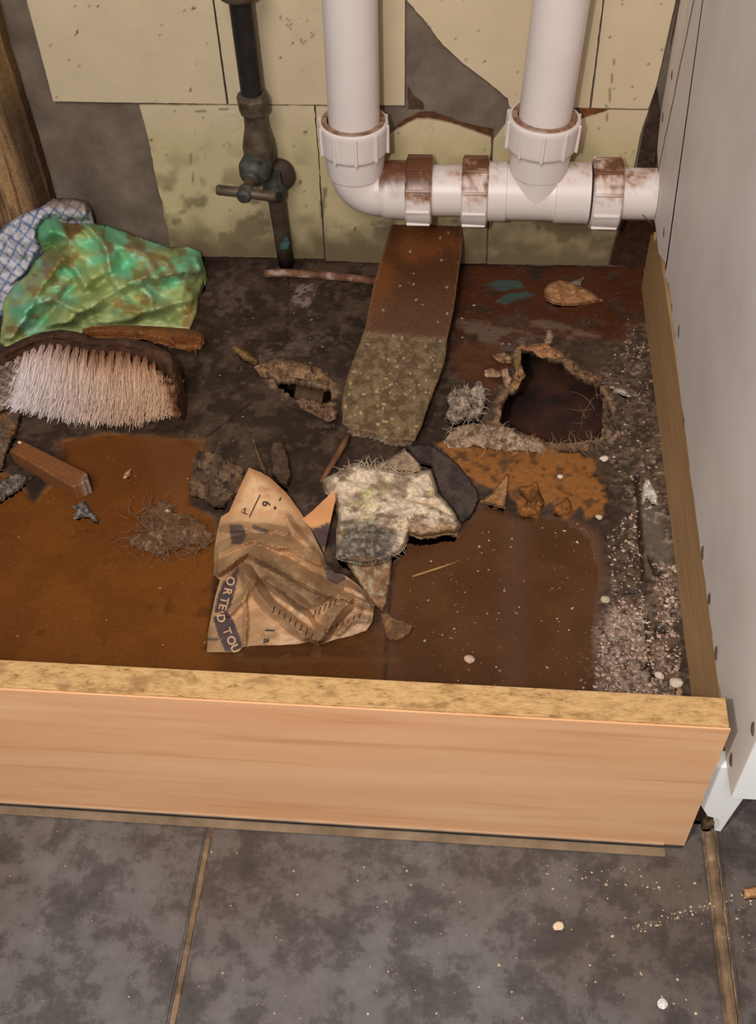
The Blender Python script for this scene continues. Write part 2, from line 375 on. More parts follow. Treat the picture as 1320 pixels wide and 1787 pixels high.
# rotten subfloor as a fine relief with two holes through it
HOLE_R = [(870, 735), (877, 705), (888, 682), (905, 672), (912, 648), (908, 622), (912, 606), (935, 612), (980, 626), (990, 642), (1012, 656), (1046, 668), (1054, 690), (1056, 735), (1050, 766), (1010, 774), (960, 776), (935, 766), (905, 754), (885, 742)]
HOLE_L = [(478, 663), (500, 661), (514, 664), (540, 668), (566, 676), (577, 672), (582, 690), (576, 704), (555, 702), (535, 698), (518, 697), (505, 688), (490, 680)]
HOLE_S = [(562, 741), (573, 743), (584, 741), (582, 749), (570, 751)]
fl = lambda poly, z=0.0: [tuple(p[:2]) for p in atZ(np.array(poly)[:, 0], np.array(poly)[:, 1], z)]
X0, X1, Y0, Y1, ST = -.52, .1600, -.5685, 0.0, .0014
xs = np.arange(X0, X1+1e-6, ST); ys = np.arange(Y0, Y1+1e-6, ST); ys[-1] = 0; GX, GY = np.meshgrid(xs, ys)
wob = lambda s, a, sd: a*(fbm(GX*s, GY*s, sd, 4)-.5)*2
def zone(poly, soft=.004, wa=.006, ws=70, sd=0):
    d = polydist(GX, GY, fl(poly))+wob(ws, wa, sd); return sstep(-soft, soft, d)
n1 = fbm(GX*70, GY*70, 1, 5); n2 = fbm(GX*260, GY*260, 2, 4); n3 = fbm(GX*28, GY*28, 8, 4); n4 = fbm(GX*520, GY*520, 12, 2)
H = -.002+.0022*n1+.0012*n2
c = mix(S(52, 38, 30), S(78, 60, 48), sstep(.35, .68, n3)); c = mix(c, S(42, 28, 21), sstep(.48, .6, n1)*.75); c = c*(.72+.56*n4)[..., None]
c = mix(c, S(104, 82, 66), sstep(.6, .74, fbm(GX*150, GY*150, 31, 5))*.38)
def put(z, col, k=1.0):
    global c; c = mix(c, col, z*k)
# red-brown wet strip at the back right, worn streaks in front of it
z = zone([(815, 462), (1130, 466), (1140, 560), (1090, 600), (960, 590), (800, 600), (790, 520)], .006, .008, 50, 3); put(z*sstep(.25, .5, n1), S(80, 40, 18), .92)
z = zone([(800, 560), (880, 552), (1000, 565), (1060, 590), (900, 610), (790, 612)], .004, .01, 90, 5); put(z*sstep(.4, .6, n1), S(112, 92, 78), .7)
z = zone([(782, 600), (870, 600), (900, 640), (860, 690), (800, 660)], .005, .008, 60, 6); put(z, S(92, 50, 26), .7)
for poly in ([(845, 497), (870, 488), (908, 491), (914, 502), (880, 507), (848, 505)], [(868, 524), (890, 511), (918, 509), (935, 515), (900, 524), (880, 532)]):
    z = zone(poly, .002, .0015, 150, 9); put(z*sstep(.3, .6, n1), S(56, 88, 82), .75)
# amber flooded boards at the front left
AMBER = [(-140, 790), (30, 830), (60, 880), (118, 800), (108, 768), (180, 757), (262, 758), (345, 768), (352, 790), (335, 845), (330, 880), (372, 900), (374, 960), (372, 1010), (360, 1130), (420, 1150), (700, 1150), (700, 1230), (-140, 1230)]
zA = zone(AMBER, .003, .004, 40, 11); put(zA, S(124, 78, 36)); put(zA*sstep(.42, .66, n3), S(110, 67, 32), .7)
put(zA*sstep(.66, .76, n1), S(84, 52, 28), .6)
z = zone([(110, 770), (350, 770), (340, 850), (240, 870), (130, 860)], .01, .01, 30, 13); put(z, S(112, 70, 38), .7)
# brown smooth sheet in the middle and right
SHEET = [(690, 985), (720, 940), (800, 935), (840, 880), (900, 900), (990, 905), (1040, 930), (1060, 1010), (1040, 1120), (1060, 1230), (672, 1230), (676, 1080)]
zB = zone(SHEET, .006, .006, 40, 15); put(zB, S(98, 68, 50)); put(zB*sstep(.4, .65, n3), S(86, 58, 42), .8)
put(zone([(380, 1120), (690, 1090), (700, 1240), (380, 1240)], .008, .006, 40, 16), S(94, 60, 34), .8)
# flaking orange lining below the big hole
ORANGE = [(768, 776), (800, 770), (850, 780), (960, 784), (1036, 796), (1046, 830), (1058, 870), (1052, 905), (1022, 906), (1008, 890), (985, 902), (962, 880), (945, 884), (935, 900), (905, 896), (888, 860), (850, 850), (810, 830)]
zO = zone(ORANGE, .0015, .007, 90, 17); put(zO, S(142, 90, 42)); put(zO*sstep(.5, .64, fbm(GX*70, GY*70, 44, 4)), S(92, 64, 42), .85); put(zO*sstep(.6, .7, fbm(GX*150, GY*150, 46, 4)), S(70, 48, 34), .7)
H = H*(1-.75*np.maximum(zA, zB))+zO*.0012
H = H-.0012*zA
# gritty strip along the right-hand batten, with board joints
zG = zone([(1050, 640), (1110, 560), (1145, 560), (1210, 1240), (1030, 1240), (1050, 1100), (1090, 930), (1060, 800)], .012, .008, 50, 19)
put(zG, mix(S(64, 50, 40), S(104, 84, 68), sstep(.4, .6, n2)), .85); H = H+zG*.0012*(n4-.5)
z = zone([(1116, 880), (1150, 880), (1175, 990), (1130, 990)], .004, .003, 60, 23); put(z, S(104, 92, 80), .8)
pale = sstep(.6, .72, fbm(GX*330, GY*330, 61, 3))
z = zone([(1070, 1060), (1125, 1050), (1140, 1140), (1150, 1240), (1040, 1240), (1046, 1130)], .008, .008, 60, 25)
put(z*sstep(.42, .6, fbm(GX*420, GY*420, 62, 3)), S(170, 148, 134), .75); put(zG*pale*sstep(.45, .6, n1), S(170, 146, 126), .7)
put(zone([(1150, 1000), (1180, 1000), (1190, 1080), (1160, 1080)], .006, .004, 60, 26)*sstep(.45, .6, n4), S(164, 138, 124), .7)
def seam(a, b, wd, dep):
    global H, c
    A, B = fl([a, b]); e = np.array(B)-np.array(A); L = e@e
    t = np.clip(((GX-A[0])*e[0]+(GY-A[1])*e[1])/L, 0, 1); d = np.hypot(GX-A[0]-t*e[0], GY-A[1]-t*e[1])+wob(160, .0008, 71)
    g = sstep(wd, wd*.4, d); H = H-g*dep; c = mix(c, S(34, 22, 15), g*.85)
seam((1113, 830), (1124, 1010), .0022, .004); seam((1128, 1068), (1142, 1190), .0024, .004); seam((686, 960), (668, 1240), .0011, .002)
seam((1080, 1034), (1112, 1030), .003, .004); seam((1136, 970), (1150, 1005), .003, .005); seam((1148, 1096), (1160, 1096), .003, .004); seam((1130, 1160), (1136, 1165), .004, .004)
seam((440, 700), (360, 760), .0012, .001); seam((505, 450), (500, 640), .0008, .001)
# pale bare fibres round the two holes
for hp, wd in ((HOLE_R, .011), (HOLE_L, .007)):
    d = -polydist(GX, GY, fl(hp)); rim = sstep(wd, .001, d+wob(200, .006, 81)); put(rim*sstep(.35, .6, fbm(GX*170, GY*90, 83, 4)), S(150, 116, 84), .8); H = H+rim*.003*n2
# streaky mould and paint marks at the back left
put(sstep(.57, .7, fbm(GX*85, GY*85, 91, 5))*zone([(350, 470), (650, 470), (600, 640), (350, 700)], .01, .01, 30, 27), S(104, 86, 76), .5)
put(zone([(505, 520), (520, 500), (545, 495), (548, 520), (535, 535), (515, 530)], .002, .005, 150, 28)*sstep(.4, .55, n2), S(140, 118, 108), .8)
# cut the holes out
CX, CY = (GX[:-1, :-1]+GX[1:, 1:])/2, (GY[:-1, :-1]+GY[1:, 1:])/2
keep = np.ones(CX.shape, bool); jn = .0055*(fbm(CX*190, CY*190, 95, 4)-.5)
for hp in (HOLE_R, HOLE_L, HOLE_S): keep &= (polydist(CX, CY, fl(hp))+jn*(.3 if hp is HOLE_S else 1)) < 0
ny, nx = GX.shape; idx = np.arange(ny*nx).reshape(ny, nx); q = np.stack([idx[:-1, :-1], idx[:-1, 1:], idx[1:, 1:], idx[1:, :-1]], -1)
F = [tuple(f) for f in q[keep]]
TOPV = np.stack([GX.ravel(), GY.ravel(), H.ravel()], 1); CC = c.reshape(-1, 3)
ec = set()
kk = np.argwhere(~keep)
nearr = set()
for (j, i) in kk:
    for dj, di, e in ((0, -1, (q[j, i][3], q[j, i][0])), (0, 1, (q[j, i][1], q[j, i][2])), (-1, 0, (q[j, i][0], q[j, i][1])), (1, 0, (q[j, i][2], q[j, i][3]))):
        a, b_ = j+dj, i+di
        if 0 <= a < ny-1 and 0 <= b_ < nx-1 and keep[a, b_]: ec.add(tuple(int(v) for v in e))
low = sorted({v for e in ec for v in e}); mp = {v: len(TOPV)+i for i, v in enumerate(low)}
LV = TOPV[low].copy(); LV[:, 2] -= .007; V_ = np.vstack([TOPV, LV]); CC = np.vstack([CC, np.tile(S(58, 38, 25), (len(low), 1))])
F += [(a, b_, mp[b_], mp[a]) for a, b_ in ec]
sub = tag(mesh_obj('subfloor', V_, F, m_floor, None, CC, True), kind='structure')
def fz(p):  # floor relief at a point
    i = int(np.clip(round((p[0]-X0)/ST), 0, nx-1)); j = int(np.clip(round((p[1]-Y0)/ST), 0, ny-1)); return float(H[j, i])
tag(bm_obj('ground_below_floor', box_bm(-.6, .3, -.62, 0, -.14, -.066), m_void), kind='structure')
tag(bm_obj('trim_1', box_bm(-.6, .3, -.272, -.226, -.0655, -.034), nmat('wet_joist', [(.3, S(44, 38, 36)), (.7, S(86, 76, 70))], 60, (1, 6, 6), .8, .4)), kind='structure')
a, b_ = atZ(516, 680, -.026), atZ(566, 680, -.026)
tag(bm_obj('trim_2', box_bm(a[0], b_[0], -.2255, -.12, -.0655, -.026), nmat('brown_joist', [(.3, S(92, 70, 46)), (.7, S(116, 88, 60))], 40, (6, 1, 6), .8, .2)), kind='structure')

# kitchen floor: slate tiles with tan grout joints
fl_o = tag(bm_obj('floor', box_bm(-.9, .9, -1.4, -.5695, -.03, -.0022), m_grout), kind='structure')
bm = bmesh.new(); gr = (-.451, -.151, .1575, .459)
edges_x = [-.9, -.4535, -.4485, -.1532, -.149, .1518, .1606, .457, .461, .9]
for i in range(0, len(edges_x), 2):
    for (y0, y1) in ((-1.4, -.905), (-.9, -.570 if edges_x[i] < .155 else -.2)):
        b1 = box_bm(edges_x[i], edges_x[i+1], y0, y1, -.02, 0)
        bmesh.ops.bevel(b1, geom=list(b1.edges), offset=.0012, segments=2, affect='EDGES'); me = bpy.data.meshes.new('t'); b1.to_mesh(me); b1.free(); bm.from_mesh(me); bpy.data.meshes.remove(me)
bm_obj('slate_tiles', bm, m_slate, fl_o)['label'] = 'mottled dark slate tiles'
# crumbly raised grout ridge lines in the joints
def grout_line(x, wd, seed):
    yv = np.arange(-.95, -.575 if x > 0 else -.598, .002); P = []
    for y in yv: P.append((x+.0012*(fbm(np.array([y*60]), np.array([.5]), seed)[0]-.5), y, -.0016))
    r = [wd*(.7+.6*float(fbm(np.array([y*180]), np.array([1.5]), seed)[0])) for y in yv]
    o = bm_obj('grout_line', tube_bm(P, r, 8), m_grout, fl_o)
grout_line(-.1511, .0019, 3); grout_line(.156, .0034, 5)

# ================================================================== BIG PIECES
# plinth board across the front
pl = empty('plinth_board', (-.2, -.578, 0), 'long beech-effect plinth board with a raw chipboard top edge standing on the slate tiles', 'plinth board')
bm_obj('chipboard_core', box_bm(-.75, .1385, -.586, -.569, .004, .1408), m_chip, pl, bevel=.0006)
bm_obj('foil_face', box_bm(-.75, .1392, -.5872, -.5861, .004, .1395), m_foil, pl)
bm_obj('seal_lip', box_bm(-.75, .1270, -.5881, -.5873, .0042, .0060), nmat('pale_lip', [(.3, S(170, 140, 112)), (.7, S(190, 160, 130))], 60), pl)
bm_obj('seal_strip', box_bm(-.75, .1385, -.5875, -.571, .0002, .0038), nmat('dark_seal', [(.3, S(50, 46, 42)), (.7, S(76, 70, 64))], 60), pl)['label'] = 'dark sealing strip'
sl = tag(bm_obj('sealant_bead', box_bm(-.75, .128, -.5938, -.5882, .0002, .0016), nmat('beige_bead', [(.3, S(100, 82, 63)), (.7, S(140, 117, 92))], 45, rough=.8), None, bevel=.0006), 'thin beige sealant bead along the foot of the plinth board on the slate tiles', 'sealant')

# cabinet side panel
pn = empty('cabinet_side_panel', (.16, -.3, .1), 'tall grimy white cabinet side panel with a chipped lower edge, along the right', 'cabinet panel')
arc = [(-.045+.0232*math.cos(t), .108+.0232*math.sin(t)) for t in np.linspace(math.radians(75), math.radians(212), 14)]
PO = [(-.594, .62), (-.0005-.006, .62), (-.0065, .168), (-.013, .146), (-.02, .135)]+arc+[(-.078, .096), (-.11, .0935)]
rag = [(1165, 462), (1160, 480), (1170, 500), (1175, 560), (1181, 620), (1190, 700), (1200, 780), (1209, 850), (1222, 950), (1237, 1060), (1250, 1160), (1262, 1240), (1266, 1262), (1263, 1290), (1275, 1382)]
rp = densify(rag[:], 14)
for i in range(len(rag)-1):
    p0, p1 = np.array(rag[i], float), np.array(rag[i+1], float)
    for t in np.linspace(0, 1, 6)[:-1]:
        p = p0+(p1-p0)*t; W = atX(p[0]+2.2*(random.random()-.5), p[1], .15); PO.append((W[1], W[2]))
W = atX(1275, 1382, .15); PO.append((-.594, W[2]))
def prism_x(poly, x0, x1):
    bm = bmesh.new(); a = [bm.verts.new((x0, y, z)) for y, z in poly]; b2 = [bm.verts.new((x1, y, z)) for y, z in poly]; n = len(poly)
    f1 = bm.faces.new(a); f2 = bm.faces.new(b2)
    for i in range(n): bm.faces.new((a[i], a[(i+1) % n], b2[(i+1) % n], b2[i]))
    bmesh.ops.triangulate(bm, faces=[f1, f2]); return bm
bm_obj('laminate_skin', prism_x(PO, .15, .1512), m_panel, pn)
core = [(y, z+(.0018 if (z < .13 and y > -.585 and y < -.12) else .0)) for y, z in PO]
bm_obj('panel_core', prism_x(core, .1513, .1675), [m_edge], pn)
bm_obj('edge_band', box_bm(.1500, .168, -.5952, -.5942, float(W[2]), .62), m_edge, pn)['label'] = 'clean white front edge'
for (x0, y0, x1, y1) in ((1187, 0, 1134, 262), (1212, 0, 1143, 328)):
    A, B = atX(x0, y0, .15), atX(x1, y1, .15); ym = (A[1]+B[1])/2
    pts = [atX(x0+(x1-x0)*t+1.0*(random.random()-.5), y0+(y1-y0)*t, .1498) for t in np.linspace(-.12, 1, 26)]
    bm_obj('groove_line', tube_bm(pts, .0004, 6), m_dark, pn)
for (x, y, l) in ((1178, 8, 12), (1165, 80, 17), (1174, 131, 18), (1150, 152, 16), (1158, 205, 18), (1142, 276, 18), (1160, 406, 18), (1186, 578, 24), (1228, 965, 26), (1240, 1045, 22), (1252, 1140, 26), (1278, 1326, 26), (1316, 1272, 26)):
    A, B = atX(x, y-l/2, .1499), atX(x-1, y+l/2, .1499); mid = (A+B)/2
    bm_obj('chip_mark', tube_bm([A*(1-t)+B*t for t in np.linspace(0, 1, 11)], [max(.00015, (.0008 if y < 700 else .0014)*math.sqrt(1-(2*t-1)**2)) for t in np.linspace(0, 1, 11)], 10), m_dark, pn)
# the panel's set-back foot: its white front edge, broken at the bottom
ft = [(1330, 1270), (1240, 1270), (1236, 1404), (1228, 1412), (1236, 1424), (1254, 1429), (1258, 1438), (1248, 1449), (1258, 1451), (1276, 1424), (1301, 1389), (1318, 1340)]
fp = [(min(max(p[0], .1422), .1682), min(max(p[2], .0006), .0815)) for p in [atY(x, y, -.5765) for x, y in ft]]
fp = [(.1682, .0815), (.1422, .0815), (.1422, .040)]+fp[3:-1]
r = delaunay_2d_cdt([Vector(p) for p in fp], [(k, (k+1) % len(fp)) for k in range(len(fp))], [], 1, 1e-7); bm = bmesh.new()
fa = [bm.verts.new((v.x, -.5765, v.y)) for v in r[0]]; fb = [bm.verts.new((v.x, -.5660, v.y)) for v in r[0]]; n = len(fp)
for f in r[2]: bm.faces.new([fa[k] for k in f]); bm.faces.new([fb[k] for k in f[::-1]])
for k in range(n): bm.faces.new((fa[k], fa[(k+1) % n], fb[(k+1) % n], fb[k]))
bm_obj('foot', bm, m_edge, pn)['label'] = 'clean white foot with a broken corner'
# tan batten below the panel
bt = tag(bm_obj('batten', prism_x([(-.565, -.0005), (-.03, -.0005), (-.03, .056), (-.045, .070), (-.052, .064), (-.062, .078), (-.2, .079), (-.4, .073), (-.565, .066)], .1555, .1705), m_tan, None), 'plain tan timber batten standing on edge below the white side panel', 'batten')
heap('broken_corner', [(1224, 1430), (1234, 1425), (1250, 1431), (1252, 1438), (1242, 1446), (1226, 1447)], lumpy(.008, .003, 6, 3), m_rag, mottled(S(74, 58, 46), S(128, 100, 74), 3, 6), 3, 1, zbase=0, seed=2)
tag(bpy.data.objects['broken_corner'], 'small brown broken board corner by the white panel foot on the slate tiles', 'board fragment')

# rotten timber upright on the left
pv, pf, pc = [], [], []
gu, gv = np.meshgrid(np.arange(0, .14, .0025), np.arange(0, .66, .004)); nu, nv = gu.shape[1], gu.shape[0]
grv = fbm(gu*130, gv*7, 5, 4); yy = -.028-.010*(grv-.5)*2*sstep(.3, .05, gv)-.003*(grv-.5)
edge = sstep(.012, 0, gu); xx = -.4015-gu+.004*(fbm(gv*40, gv*0+.3, 9, 3)-.5); yy = yy+edge*.012
lt = sstep(.45, .62, fbm(gu*120, gv*9, 15, 4))
pcol = mix(S(96, 70, 46), S(168, 132, 92), lt*sstep(.0, .03, gu)); pcol = mix(pcol, S(58, 40, 28), sstep(.35, .2, grv)*.9)
pcol = mix(pcol, S(72, 52, 38), sstep(.025, .006, gu)*.8); pcol = mix(pcol, S(128, 100, 62), sstep(.15, .21, gv)*.75)
pv = np.stack([xx.ravel(), yy.ravel(), gv.ravel()], 1); back = pv.copy(); back[:, 1] = -.0008
ii = np.arange(nu*nv).reshape(nv, nu); pf = [tuple(t) for t in np.stack([ii[:-1, :-1], ii[1:, :-1], ii[1:, 1:], ii[:-1, 1:]], -1).reshape(-1, 4)]
N = nu*nv
bd = list(ii[0, :])+list(ii[1:, -1])+list(ii[-1, -2::-1])+list(ii[-2:0:-1, 0])
pf += [(bd[i], bd[(i+1) % len(bd)], bd[(i+1) % len(bd)]+N, bd[i]+N) for i in range(len(bd))]
pf += [tuple(t) for t in (np.stack([ii[:-1, :-1], ii[:-1, 1:], ii[1:, 1:], ii[1:, :-1]], -1).reshape(-1, 4)+N)]
tag(mesh_obj('timber_post', np.vstack([pv, back]), pf, m_rag, None, np.vstack([pcol.reshape(-1, 3), pcol.reshape(-1, 3)])), 'rotten split timber post against the wall at the far left', 'post')

# ================================================================== WASTE PIPES
wp = empty('waste_pipe', (-.0, -.045, .108), 'white plastic waste pipework with two risers joined low down by rust-stained nuts', 'waste pipe')
PY, PZ, R = -.045, .1078, .0215
white, rust, rust2 = S(222, 208, 202), S(98, 58, 36), S(164, 116, 76)
def rustcol(x0, x1, heavy, seed):
    def fn(co, no):
        t = .6*fbm(co[:, 0]*90, (co[:, 1]+co[:, 2])*90, seed, 4)+.4*fbm(co[:, 0]*420, (co[:, 1]+co[:, 2])*420, seed+3, 3)
        up = sstep(.05, .95, (co[:, 2]-PZ)/.026*.8-(co[:, 1]-PY)/.03*.1+(t-.5)*1.5+heavy-.35)
        cc = mix(white, rust2, np.clip(up*1.3, 0, .85)); return mix(cc, rust, sstep(.45, .95, up))
    return fn
clean = lambda co, no: np.tile(white, (len(co), 1))*(1-.05*fbm(co[:, 0]*60, co[:, 2]*60, 3)[:, None])
def nut(p, axis, r, L, fn, name='compression_nut', ribs=10, phase=.2):
    u, v, d = frame(axis); p = Vector(p)
    bm = lathe_bm(p, axis, [(0, R+.0008), (0, r*.90), (L*.07, r*.955), (L*.12, r*.965), (L*.9, r*.985), (L*.96, r*.97), (L, r*.93), (L, R+.0008)], 60, cap=False)
    for k in range(ribs):
        a = phase+2*math.pi*k/ribs; o = u*math.cos(a)+v*math.sin(a); t = d.cross(o)
        b2 = bmesh.new(); vv = []
        for s in (L*.05, L*.95):
            for q_ in (-1, 1):
                for rr in (r*.93, r*1.03): vv.append(b2.verts.new(p+d*s+o*rr+t*q_*.0014))
        for f in ((0, 1, 3, 2), (4, 6, 7, 5), (0, 4, 5, 1), (2, 3, 7, 6), (0, 2, 6, 4), (1, 5, 7, 3)): b2.faces.new([vv[i] for i in f])
        bmesh.ops.bevel(b2, geom=list(b2.edges), offset=.0005, segments=1, affect='EDGES')
        me = bpy.data.meshes.new('t'); b2.to_mesh(me); b2.free(); bm.from_mesh(me); bpy.data.meshes.remove(me)
    o = bm_obj(name, bm, m_white, wp); o.data.polygons.foreach_set('use_smooth', [True]*len(o.data.polygons)); paint(o, fn); mo = o.modifiers.new('crisp', 'EDGE_SPLIT'); mo.split_angle = math.radians(30); return o
def part(name, bm, fn, label=None):
    o = bm_obj(name, bm, m_white, wp, True); paint(o, fn)
    if label: o['label'] = label
    mo = o.modifiers.new('crisp', 'EDGE_SPLIT'); mo.split_angle = math.radians(35); return o
LX = -.1068; LT = Vector((.0016, 0, .1)).normalized()
ring = lambda p, ax, col, sd: part('rust_collar', lathe_bm(p, ax, [(0, R+.0004), (.0012, R+.0008), (.0014, R*1.235), (0, R*1.26)], 60, cap=False), lambda co, no: mix(S(120, 78, 52), S(160, 128, 108), sstep(.35, .65, fbm(co[:, 0]*260, co[:, 1]*260, sd, 3))), 'rusty ring inside the nut')
part('riser', lathe_bm((LX, PY, .128), LT, [(0, R), (.52, R)], 64), clean)
nut((LX-.0003, PY, .1455), LT, .0298, .0275, clean, phase=.15)
ring((LX, PY, .1725), LT, rust, 3)
part('collar', lathe_bm((LX-.0004, PY, .1245), LT, [(0, .0232), (.001, .0245), (.012, .0252), (.021, .0255)], 60), clean)
n_e = 18; er = .0185; path = [(LX, PY, .1262)]+[(LX+er-er*math.cos(t), PY, PZ+er-er*math.sin(t)) for t in np.linspace(0, math.pi/2, n_e)]+[(-.0868, PY, PZ), (-.0845, PY, PZ)]
bm = bmesh.new(); rings = []
cen = Vector((LX+er, PY, PZ+er))
def elbow():
    bm = bmesh.new(); n = 56; rings = []
    P = [Vector(p) for p in path]; D = [Vector((0, 0, -1))]+[Vector((math.sin(t), 0, -math.cos(t))) for t in np.linspace(0, math.pi/2, n_e)]+[Vector((1, 0, 0))]*2
    for p, d in zip(P, D):
        u = Vector((0, 1, 0)); v = d.cross(u); rings.append([bm.verts.new(p+(u*math.cos(2*math.pi*k/n)+v*math.sin(2*math.pi*k/n))*.0224) for k in range(n)])
    for a, b2 in zip(rings, rings[1:]):
        for k in range(n): bm.faces.new((a[k], a[(k+1) % n], b2[(k+1) % n], b2[k]))
    bm.faces.new(rings[0]); bm.faces.new(rings[-1]); return bm
XA = (1, 0, 0)
def elbow_col(co, no):
    t = fbm(co[:, 0]*120, co[:, 1]*120, 7, 4); k = sstep(-.098, -.072, co[:, 0])*sstep(.2, .8, (co[:, 2]-PZ)/.022+(t-.5)); return mix(white, rust2*.8, k*.9)
part('elbow', elbow(), elbow_col)
part('elbow_socket', lathe_bm((-.0862, PY, PZ), XA, [(0, .0222), (.005, .0246), (.024, .0250)], 56), lambda co, no: mix(white, rust*1.1, sstep(.3, .95, (co[:, 2]-PZ)/.024*.9+.6*(fbm(co[:, 0]*150, co[:, 1]*150, 9, 4)-.4))))
nut((-.0632, PY, PZ), XA, .0302, .0225, rustcol(0, 0, .42, 11), phase=.10)
part('connecting_pipe', lathe_bm((-.062, PY, PZ), XA, [(0, R), (.075, R)], 56), rustcol(0, 0, -.12, 13))
nut((-.0152, PY, PZ), XA, .0302, .0225, rustcol(0, 0, .22, 17), phase=.14)
part('tee_body', lathe_bm((.006, PY, PZ), XA, [(0, .0252), (.017, .0254), (.0175, .0238), (.053, .0238), (.0588, .0242), (.0592, .0256), (.088, .0258)], 60), rustcol(0, 0, -.22, 19))
RT = Vector((.0052, 0, .1)).normalized(); RX = .0486
part('tee_branch', lathe_bm((RX-.0005, PY, PZ), RT, [(0, .0236), (.016, .0236), (.0215, .0236), (.022, .0246), (.043, .0255)], 60), clean)
# swept throat of the tee
bm = bmesh.new(); n = 40; rings = []
for t in np.linspace(0, 1, 14):
    a = t*math.pi/2; p = Vector((RX-.0005+.020*(1-math.cos(a)), PY, PZ+.022-.018*math.sin(a)*1.1)); d = Vector((-math.sin(a), 0, -math.cos(a))); u = Vector((0, 1, 0)); v = d.cross(u)
    rings.append([bm.verts.new(p+(u*math.cos(2*math.pi*k/n)+v*math.sin(2*math.pi*k/n))*(.0237-.0012*t)) for k in range(n)])
for a, b2 in zip(rings, rings[1:]):
    for k in range(n): bm.faces.new((a[k], a[(k+1) % n], b2[(k+1) % n], b2[k]))
part('swept_throat', bm, clean)
nut((RX+.0008, PY, .1520), RT, .0308, .0265, clean, phase=.62)
ring((RX+.0022, PY, .1782), RT, rust, 5)
part('riser', lathe_bm((RX, PY, .13), RT, [(0, R), (.52, R)], 64), clean)
nut((.0958, PY, PZ), XA, .0302, .0245, rustcol(0, 0, .18, 23), phase=.12)
part('outlet_pipe', lathe_bm((.118, PY, PZ), XA, [(0, R), (.075, R)], 56), rustcol(0, 0, .02, 29))
bm_obj('drip_line', tube_bm([(.1225+.026*t, PY-.0219*math.cos(1.25-1.3*t), PZ+.0219*math.sin(.55-1.35*t)) for t in np.linspace(0, 1, 12)], .0004, 6), m_dark, wp)

# ================================================================== SUPPLY PIPE WITH STOP TAP
m_brass = nmat('tarnished_brass', [(.28, S(48, 40, 34)), (.45, S(88, 72, 54)), (.6, S(92, 84, 72)), (.75, S(122, 92, 58))], 90, rough=.55, bmp=.3, metal=.35)
m_grn = nmat('verdigris_bronze', [(.3, S(44, 42, 38)), (.55, S(78, 76, 70)), (.75, S(104, 104, 96))], 110, rough=.6, bmp=.3, metal=.3)
m_blk = nmat('blackened_pipe', [(.3, S(18, 16, 15)), (.7, S(40, 34, 31))], 60, rough=.5, bmp=.1)
m_low = nmat('stained_copper', [(.3, S(52, 40, 32)), (.55, S(80, 62, 50)), (.72, S(62, 84, 84))], 45, rough=.6, bmp=.2)
st = empty('stop_tap', (-.192, -.035, .13), 'dark old metal supply pipe with a brass T-handled stop tap', 'stop tap')
py_ = -.033
T0, T1 = V3(atY(419, 0, py_)), V3(atY(440, 165, py_)); ax = (T0-T1).normalized()
bm_obj('upper_pipe', lathe_bm(T1-ax*.004, ax, [(0, .0092), (.35, .0092)], 32), m_blk, st, True)
bm_obj('upper_fitting', lathe_bm(T0+ax*.0015, ax, [(0, .013), (.002, .0158), (.006, .0164), (.02, .0164), (.022, .012), (.03, .012)], 40), m_brass, st, True)
bm_obj('coupling_nut', lathe_bm(T1-ax*.0135, ax, [(-.003, .0098), (-.0012, .0128), (.0085, .0136), (.011, .0136), (.0125, .0128), (.0145, .0122), (.0152, .0094)], 8), m_brass, st, False)
B0, B1 = T1-ax*.012, V3(atY(452, 262, py_)); axb = (B0-B1).normalized(); Lb = (B0-B1).length
bm_obj('valve_body', lathe_bm(B1-axb*.02, axb, [(0, .008), (.004, .0108), (.012, .0132), (.024, .0138), (.032, .0122), (.042, .0098), (Lb+.014, .0094), (Lb+.02, .0102)], 40), m_brass, st, True)
HB = V3(atY(428, 337, -.078)); BB = V3(atY(450, 283, -.034)); axh = (HB-BB).normalized(); Lh = (HB-BB).length
bm_obj('bonnet', lathe_bm(BB, axh, [(0, .0135), (.008, .0140), (.012, .0142), (.0135, .0130), (.0185, .0118), (.021, .0088), (.024, .0062), (.027, .006)], 36), m_grn, st, True)
bm_obj('spindle', lathe_bm(BB+axh*.02, axh, [(0, .0046), (Lh-.02, .0042)], 20), m_brass, st, True)
hd = bm_obj('handle', tube_bm([V3(atY(378, 331, -.078)), V3(atY(381, 331.3, -.078)), V3(atY(415, 335, -.078)), V3(atY(442, 338.5, -.078)), V3(atY(478, 343, -.078)), V3(atY(482, 343.5, -.078))], [.0036, .0045, .0043, .0043, .0045, .0036], 20), m_brass, st, True)
hd['label'] = 'brass T-bar handle'
h2 = bm_obj('hub', lathe_bm(HB-axh*.006, axh, [(0, .0055), (.002, .0066), (.011, .0066), (.0135, .005), (.014, .003)], 24), m_grn, hd, True)
bm_obj('back_nut', lathe_bm(V3(atY(484, 298, -.012)), (.25, -1, .1), [(0, .012), (.006, .0148), (.012, .0148), (.015, .012)], 24), nmat('brown_nut', [(.3, S(48, 36, 28)), (.7, S(74, 56, 42))], 80, rough=.7), st, True)
O0, O1 = V3(atY(473, 300, -.030)), V3(atY(482, 345, -.028))
bm_obj('outlet_nut', lathe_bm(O1, (O0-O1), [(0, .0085), (.002, .0098), (.012, .0105), (.016, .0088), (.026, .0085)], 10), m_grn, st)
O2 = V3(atZ(500, 462, .001)); 
bm_obj('lower_pipe', tube_bm([O0*.4+O1*.6, O1, O1*.5+O2*.5, O2], .0076, 24), m_low, st, True)
